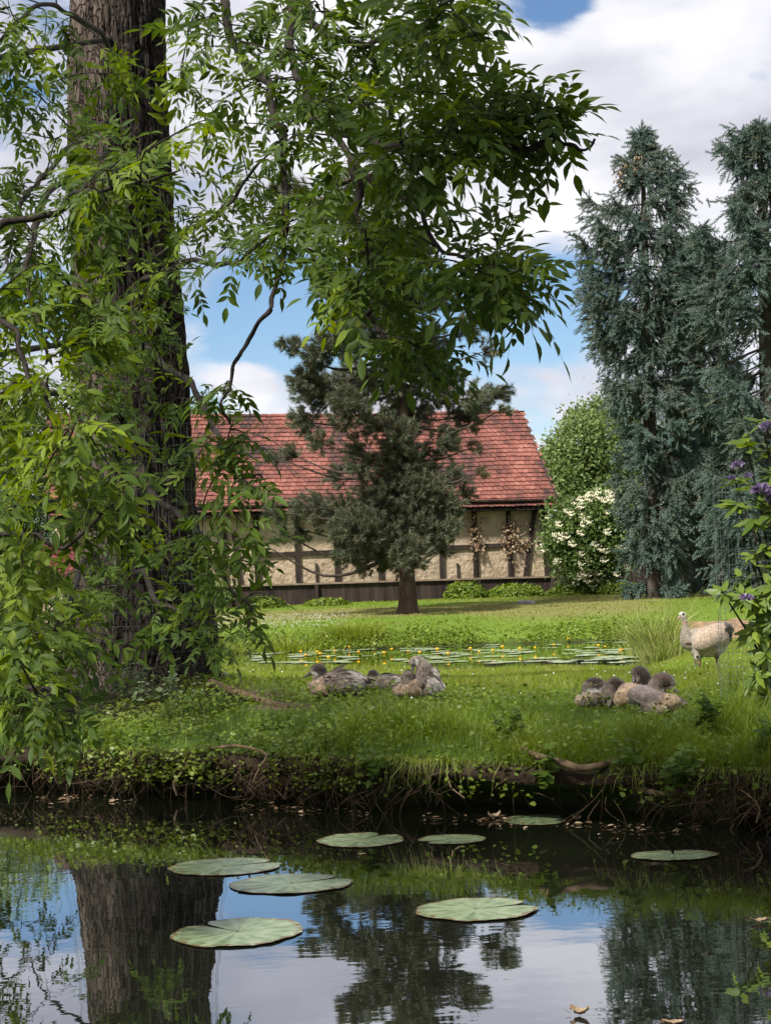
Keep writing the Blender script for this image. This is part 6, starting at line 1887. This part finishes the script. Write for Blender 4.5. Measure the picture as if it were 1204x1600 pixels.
for (px_, py_, w_, h_, rot, sd, lab) in PADS:
    hy = 925 - math.tan(roll) * (px_ - 602)
    Y = 1.2 * F / (py_ - hy)
    q = P(px_, py_, Y)
    r_ = w_ / 2 / F * Y
    me = pad_mesh(sd, .96)
    dep = h_ / w_ / ((py_ - hy) / F)
    dep = float(np.clip(dep, .7, 1.05))
    me.transform(Matrix.Diagonal((1, 1, .22, 1)) @ Matrix.Rotation(rot, 4, 'Z'))
    me.transform(Matrix.Diagonal((r_, r_ * dep, r_, 1)))
    me.materials.append(M['pad'])
    o = bpy.data.objects.new('lily_pad', me); COL.objects.link(o); o.location = (q[0], q[1], .005)
    o.rotation_euler = (random.gauss(.0, .002), random.gauss(0, .002), 0)
    tag(o, lab, 'lily pad', 'lily pads on the near pond')

# far pond: floating leaves and yellow flowers
fp = pad_mesh(21); fp.transform(Matrix.Diagonal((1, 1, .5, 1))); fp.materials.append(M['far_pad_sheen'])
k = 0
while k < 140:
    px_, py_ = random.uniform(395, 985), random.uniform(1003, 1036)
    Y = 1.2 * F / (py_ - (925 - math.tan(roll) * (px_ - 602)))
    q = P(px_, py_, Y)
    if float(hz(q[0], q[1])) > -.05 or random.random() > np.interp(px_, [420, 560, 900, 985], [1, .8, .5, .6]): continue
    o = bpy.data.objects.new('lily_pad', fp); COL.objects.link(o); o.location = (q[0], q[1], .012)
    s_ = random.uniform(.10, .21); o.scale = (s_ * random.uniform(1, 1.3), s_ * random.uniform(.7, 1.0), s_); o.rotation_euler = (0, 0, random.uniform(0, 6.28))
    tag(o, 'pale floating lily leaf on the far pond behind the goslings', 'lily pad', 'floating leaves on the far pond'); k += 1
fm = MB()
for k_ in range(7):
    a = k_ * 6.283 / 7
    cc = np.array([math.cos(a), math.sin(a), 0])
    sd = np.array([-math.sin(a), math.cos(a), 0])
    V_ = [[cc * .1 - sd * .25, cc * .1 + sd * .25], [cc * .7 - sd * .5 + [0, 0, .35], cc * .7 + sd * .5 + [0, 0, .35]], [cc * .75 - sd * .4 + [0, 0, .9], cc * .75 + sd * .4 + [0, 0, .9]], [cc * .5 - sd * .2 + [0, 0, 1.2], cc * .5 + sd * .2 + [0, 0, 1.2]]]
    fm.grid(np.array(V_))
fm.tube([[0, 0, -1.2], [0, 0, 0], [0, 0, .5]], [.12, .15, .45], 7)
fme = fm.mesh('water_flower', True, False); fme.materials.append(M['yellow_flower'])
YF = [(495, 1022), (500, 1025), (513, 1031), (523, 1020), (585, 1010), (612, 1018), (600, 1024), (637, 1021), (655, 1023), (683, 1018), (700, 1025), (735, 1017), (748, 1022), (770, 1020), (785, 1014), (812, 1017), (836, 1015), (865, 1011), (934, 1012), (945, 1014), (970, 1020), (968, 1021), (700, 1001), (886, 1000), (478, 1027), (545, 1013), (560, 1022), (470, 1021)]
for (px_, py_) in YF:
    Y = 1.2 * F / (py_ + 3 - (925 - math.tan(roll) * (px_ - 602)))
    q = P(px_, py_, Y)
    o = bpy.data.objects.new('water_flower', fme); COL.objects.link(o); o.location = (q[0], q[1], .07)
    s_ = random.uniform(.024, .038); o.scale = (s_, s_, s_); o.rotation_euler = (random.gauss(0, .2), random.gauss(0, .2), random.uniform(0, 6))
    tag(o, 'yellow water flower standing just above the far pond', 'flower', 'yellow flowers on the far pond')

# floating dead leaves
def floatleaf(label, px_, py_, L, rot, curl, seed):
    Y = 1.2 * F / (py_ - (925 - math.tan(roll) * (px_ - 602)))
    q = P(px_, py_, Y)
    st = np.linspace(0, 1, 9); V_ = []
    for t in st:
        w = math.sin(math.pi * t ** .8) * .3
        z = .10 + curl * (abs(t - .5) * 2) ** 2 * .25
        V_.append([[-w, t - .5, z + .16 * curl], [-w * .5, t - .5, z + .03], [0, t - .5, z - .02], [w * .5, t - .5, z + .05], [w, t - .5, z + .2 * curl]])
    V_ = np.array(V_) + .03 * np.random.default_rng(seed).normal(size=(9, 5, 3))
    mb = MB(); mb.grid(V_); mb.grid(V_[:, ::-1] - np.array([0, 0, .01])); mb.tube([[0, .5, .1], [.06, .65, .14], [.05, .8, .22]], [.02, .015, .01], 4)
    me = mb.mesh('dead_leaf', True, False); me.transform(Matrix.Rotation(rot, 4, 'Z') @ Matrix.Scale(L, 4)); me.materials.append(M['dry_leaf'])
    o = bpy.data.objects.new('dead_leaf', me); COL.objects.link(o); o.location = (q[0], q[1], .001)
    tag(o, label, 'leaf', 'dead leaves floating on the near pond')
floatleaf('curled tan dead leaf floating on the reflected sky, lower right', 905, 1575, .055, 1.2, 1.0, 1)
floatleaf('flatter pinkish dead leaf floating at the bottom edge of the water', 1050, 1590, .06, 1.45, .4, 2)
floatleaf('pale dead leaf floating by the dark reflection at the right edge', 1185, 1434, .06, 1.5, .5, 3)
floatleaf('curled whitish dead leaf standing up beside the greener pad under the bank', 900, 1278, .05, .8, 1.1, 4)
floatleaf('whitish twisted dead leaf left of the greener pad under the bank', 772, 1276, .07, 1.9, 1.2, 5)
floatleaf('slim pale dead leaf in the water left of the two oval pads', 566, 1331, .04, 1.55, .2, 6)

# ================================================================== ROOTS AND BANK PLANTS
def rootobj(label, pts, r0, r1, n=40):
    P_ = np.array([P(*q) for q in pts]); t = spline(P_, n)
    mb = MB(); tl = np.linspace(0, 1, n)
    mb.tube(t + .006 * np.stack([n2(tl * 9, tl * 0 + k, 1, 2) - .5 for k in range(3)], -1), (r0 + (r1 - r0) * tl) * (1 + .35 * (n2(tl * 8, tl * 0 + r0 * 99, 1, 2) - .5)), 10)
    tag(obj('bank_root', mb, M['root'], loc=t[0]), label, 'root', 'bare roots in the bank')
def bY(px_):      # depth of the bank lip under a photo column
    Y = 8.4
    for _ in range(6): Y = float(yf(P(px_, 1200, Y)[0]))
    return Y
rootobj('thick light brown root sticking out of the bank below the right gosling group', [(815, 1172, bY(815) + .15), (850, 1184, bY(850) - .06), (885, 1194, bY(885) - .09), (905, 1200, bY(905) - .09), (935, 1196, bY(935) - .04), (965, 1188, bY(965) + .12)], .021, .017)
rootobj('curved pale root looping to the water in the left part of the bank', [(310, 1180, bY(310) + .05), (285, 1205, bY(285) - .08), (272, 1225, bY(272) - .10), (276, 1243, bY(276) - .11)], .012, .006)
rootobj('crooked pale root bracket in the bank left of the middle', [(330, 1170, bY(330) + .05), (370, 1165, bY(370) - .08), (415, 1178, bY(415) - .10), (405, 1200, bY(405) - .1), (395, 1222, bY(395) - .11)], .009, .005)
rootobj('thin upright root reaching the water in the middle of the bank', [(698, 1190, bY(698) + .02), (699, 1215, bY(699) - .08), (706, 1232, bY(706) - .1), (725, 1247, bY(725) - .12)], .005, .004)
rootobj('greyish root lying low along the right part of the bank', [(975, 1222, bY(975) + .1), (1010, 1236, bY(1010) - .04), (1045, 1240, bY(1045) - .05), (1080, 1226, bY(1080) + .1)], .016, .012)
rootobj('knotty twin root hanging in the dark hollow at the right edge', [(1140, 1225, bY(1140)), (1165, 1240, bY(1165) - .08), (1185, 1262, bY(1185) - .1), (1180, 1285, bY(1180) - .1)], .006, .004)
rootobj('half buried brown root crossing the bare earth path', [(330, 1068, 11.4), (365, 1081, 11.1), (405, 1094, 10.8), (450, 1107, 10.5)], .035, .022)

LV = LT * np.array([1.7, 1, 1])
def weed(label, px_, py_, Y, h, nst, leafL, mat, wide=1.7, hang=False, name='broadleaf_weed', sp=.05):
    c_ = P(px_, py_, Y); g = float(hz(c_[0], Y)) if not hang else c_[2]
    b0 = np.array([c_[0], Y, g])
    sm_ = MB(); lp, ld, ln_, ls = [], [], [], []
    for s_ in range(nst):
        a = random.uniform(0, 6.28); lean_ = random.uniform(.1, .5)
        b = b0 + np.array([random.gauss(0, sp), random.gauss(0, sp * .6), 0])
        top = b + np.array([math.cos(a) * lean_ * h, math.sin(a) * lean_ * h - (.08 if hang else .02), h * random.uniform(.7, 1.1) * (-.5 if hang and random.random() < .6 else 1)])
        pts = spline([b, (b + top) / 2 + np.array([0, -.01, h * .08]), top], 10)
        sm_.tube(pts, np.linspace(.0028, .0014, 10), 4)
        kpr = max(3, int(h / .035))
        for k_ in range(kpr):
            t = .25 + .75 * k_ / (kpr - 1)
            q = pts[min(9, int(t * 9))]
            aa = a + k_ * 1.57 + random.gauss(0, .3)
            for sg in (0, math.pi):
                d = np.array([math.cos(aa + sg), math.sin(aa + sg), random.uniform(-.2, .5)])
                lp.append(q); ld.append(d); ln_.append(np.array([0, -.35, 1.0]) + rng.normal(0, .3, 3)); ls.append(leafL * (1.15 - .6 * t) * random.uniform(.75, 1.15))
    lm = MB(); ls = np.array(ls)
    lm.stamp(LT, LF, np.array(lp), frames(np.array(ld), np.array(ln_)), np.stack([ls * wide, ls, ls], -1))
    t = thing(name, label, 'plant', b0, 'weeds growing on the bank')
    obj('stems', sm_, M[mat], t); obj('leaves', lm, M[mat], t)
weed('pale grey green nettle patch in front of the thick trunk', 205, 1085, 11.2, .26, 9, .07, 'nettle_leaf', 1.3, sp=.12)
weed('pale nettle stems beside the foot of the trunk, right side', 265, 1080, 11.0, .22, 8, .065, 'nettle_leaf', 1.3, sp=.11)
weed('dark green leafy weed below the trunk, left of the bare path', 300, 1120, 10.3, .16, 10, .055, 'weed_leaf', sp=.14)
weed('yellowish herb on the left end of the bank above the roots', 110, 1165, 10.1, .16, 8, .05, 'grass', 1.2, sp=.12)
weed('broad leaved weed hanging over the water left of the middle', 580, 1205, bY(580) - .10, .12, 4, .075, 'weed_leaf', 2.2, True)
weed('round leaved weed in the hollow beside the thick light brown root', 850, 1205, bY(850) - .10, .14, 5, .07, 'weed_leaf', 2.1, True)
weed('bright broad leaved weed in front of the low greyish root', 1060, 1215, bY(1060) - .08, .15, 5, .08, 'weed_leaf', 2.1, True)
weed('tall leafy weed in the grass between the two gosling groups', 800, 1150, bY(800) + .45, .2, 5, .07, 'weed_leaf', 1.8)
weed('upright leafy weed in the grass right of the gosling groups', 1085, 1130, bY(1085) + .55, .26, 4, .075, 'weed_leaf', 1.8, sp=.04)
weed('leafy weed at the right edge of the bank above the hollow', 1190, 1165, bY(1190) + .2, .18, 6, .075, 'weed_leaf', 1.8)
weed('small broad leaved weed on the lip below the front gosling', 985, 1190, bY(985) + .02, .13, 5, .06, 'weed_leaf', 1.8)
weed('low yellow green weed on the bank below the profile gosling', 430, 1140, bY(430) + .7, .1, 10, .045, 'weed_leaf', 1.9, sp=.12)
weed('weed with small leaves on the lip left of the middle hollow', 500, 1165, bY(500) + .15, .1, 8, .045, 'weed_leaf', 1.6, sp=.1)

# rhododendron in its wire cage at the right edge
rb = P(1225, 1085, 9.2); rb[2] = float(hz(rb[0], 9.2))
rho = thing('rhododendron', 'rhododendron with glossy leaves and purple flowers at the right edge', 'shrub', rb)
RL = LT * np.array([1.05, 1, .5]); RL[:, 1] *= 1
sm_ = MB(); lp, ld, ln_, ls = [], [], [], []; fl_ = []
WH = []
for (px_, py_, dY, big) in ((1150, 785, -.2, 1), (1180, 760, -.3, 1), (1200, 700, -.1, 1), (1165, 690, -.25, 1), (1190, 655, -.2, 1), (1215, 735, -.3, 1), (1145, 745, .1, .9), (1175, 810, -.3, .9), (1205, 790, -.35, 1), (1195, 850, -.3, .9), (1215, 880, -.3, 1), (1126, 922, -.4, .8), (1160, 928, -.35, 1), (1185, 930, -.3, 1), (1205, 965, -.35, 1), (1175, 985, -.3, 1), (1195, 1020, -.35, 1), (1180, 1050, -.3, .9), (1210, 1050, -.3, 1), (1155, 900, 0, .8), (1190, 890, -.1, .8), (1230, 820, -.3, 1), (1240, 920, -.2, 1), (1250, 760, 0, 1), (1235, 1000, -.3, 1), (1270, 850, 0, 1), (1280, 950, 0, 1), (1165, 1070, -.2, .8), (1260, 690, 0, 1), (1205, 910, -.35, .9), (1172, 865, -.2, .7)):
    q = P(px_, py_, 9.2 + dY); WH.append(q)
    st = rb + np.array([random.gauss(0, .05), random.gauss(0, .05), 0])
    sm_.tube(spline([st, st * .45 + q * .55 + np.array([.05, 0, -.05]), q], 12), np.linspace(.012, .004, 12), 5)
    out_ = q - (rb + np.array([0, 0, .6])); out_ /= np.linalg.norm(out_)
    axis = out_ * .7 + np.array([0, -.2, .8]); axis /= np.linalg.norm(axis)
    a_ = np.cross(axis, [0.3, .9, .1]); a_ /= np.linalg.norm(a_); b_ = np.cross(axis, a_)
    for k_ in range(int(15 * big)):
        an = k_ * 2.4; el = random.uniform(-.35, .55)
        d = (a_ * math.cos(an) + b_ * math.sin(an)) * math.cos(el) + axis * math.sin(el) + np.array([0, 0, -.12])
        lp.append(q - axis * random.uniform(0, .05)); ld.append(d); ln_.append(axis + rng.normal(0, .25, 3)); ls.append(random.uniform(.09, .155) * big)
ls = np.array(ls); lm = MB()
lm.stamp(RL, LF, np.array(lp), frames(np.array(ld), np.array(ln_)), np.stack([ls * .66, ls, ls], -1))
obj('branches', sm_, M['twig'], rho); obj('leaves', lm, M['rhodo_leaf'], rho)
for (px_, py_, dY, s_) in ((1188, 768, -.42, .065), (1153, 728, -.25, .045), (1168, 745, -.3, .03), (1198, 668, -.35, .05), (1165, 936, -.5, .045), (1142, 748, -.2, .03), (1207, 778, -.38, .045)):
    q = P(px_, py_, 9.2 + dY); n_ = 40
    u = rdir(n_) * np.array([1, .8, .7]); u[:, 2] = np.abs(u[:, 2]) * .9
    bm_ = MB(); bm_.stamp(LEAF3 * np.array([1.2, 1, 1]), LEAF3T, q + u * s_ * .45, frames(u + rng.normal(0, .35, u.shape), rdir(n_)), s_ * rng.uniform(.4, .65, n_))
    obj('flower_truss', bm_, M['purple'], rho)
# cage of square wire mesh round it
cgr = P(1262, 1085, 9.25); cgr[2] = float(hz(cgr[0], 9.25)) - .02
Rc = .51; H_ = float(P(1160, 742, 9.0)[2] - cgr[2])
mb = MB()
a_ = np.linspace(0, 2 * math.pi, 49)
def cagept(a, z):
    w = 1 + .05 * (n2(np.array(a * 1.2), np.array(z * 1.5), 1, 2) - .5)
    return np.stack([cgr[0] + np.cos(a) * Rc * w, cgr[1] + np.sin(a) * Rc * w, np.broadcast_to(cgr[2] + z, np.shape(a)) + .006 * np.sin(a * 5)], -1)
nv_ = int(H_ / .085)
for k_ in range(nv_ + 1):
    mb.tube(cagept(a_, k_ * H_ / nv_), .0010, 4)
for k_ in range(36):
    z_ = np.linspace(0, H_ + .01, 14)
    mb.tube(cagept(np.full(14, k_ * 2 * math.pi / 36), z_), .0010, 4)
tag(obj('wire_cage', mb, M['wire'], loc=cgr), 'round cage of thin square wire mesh standing around the purple flowered shrub', 'wire cage')
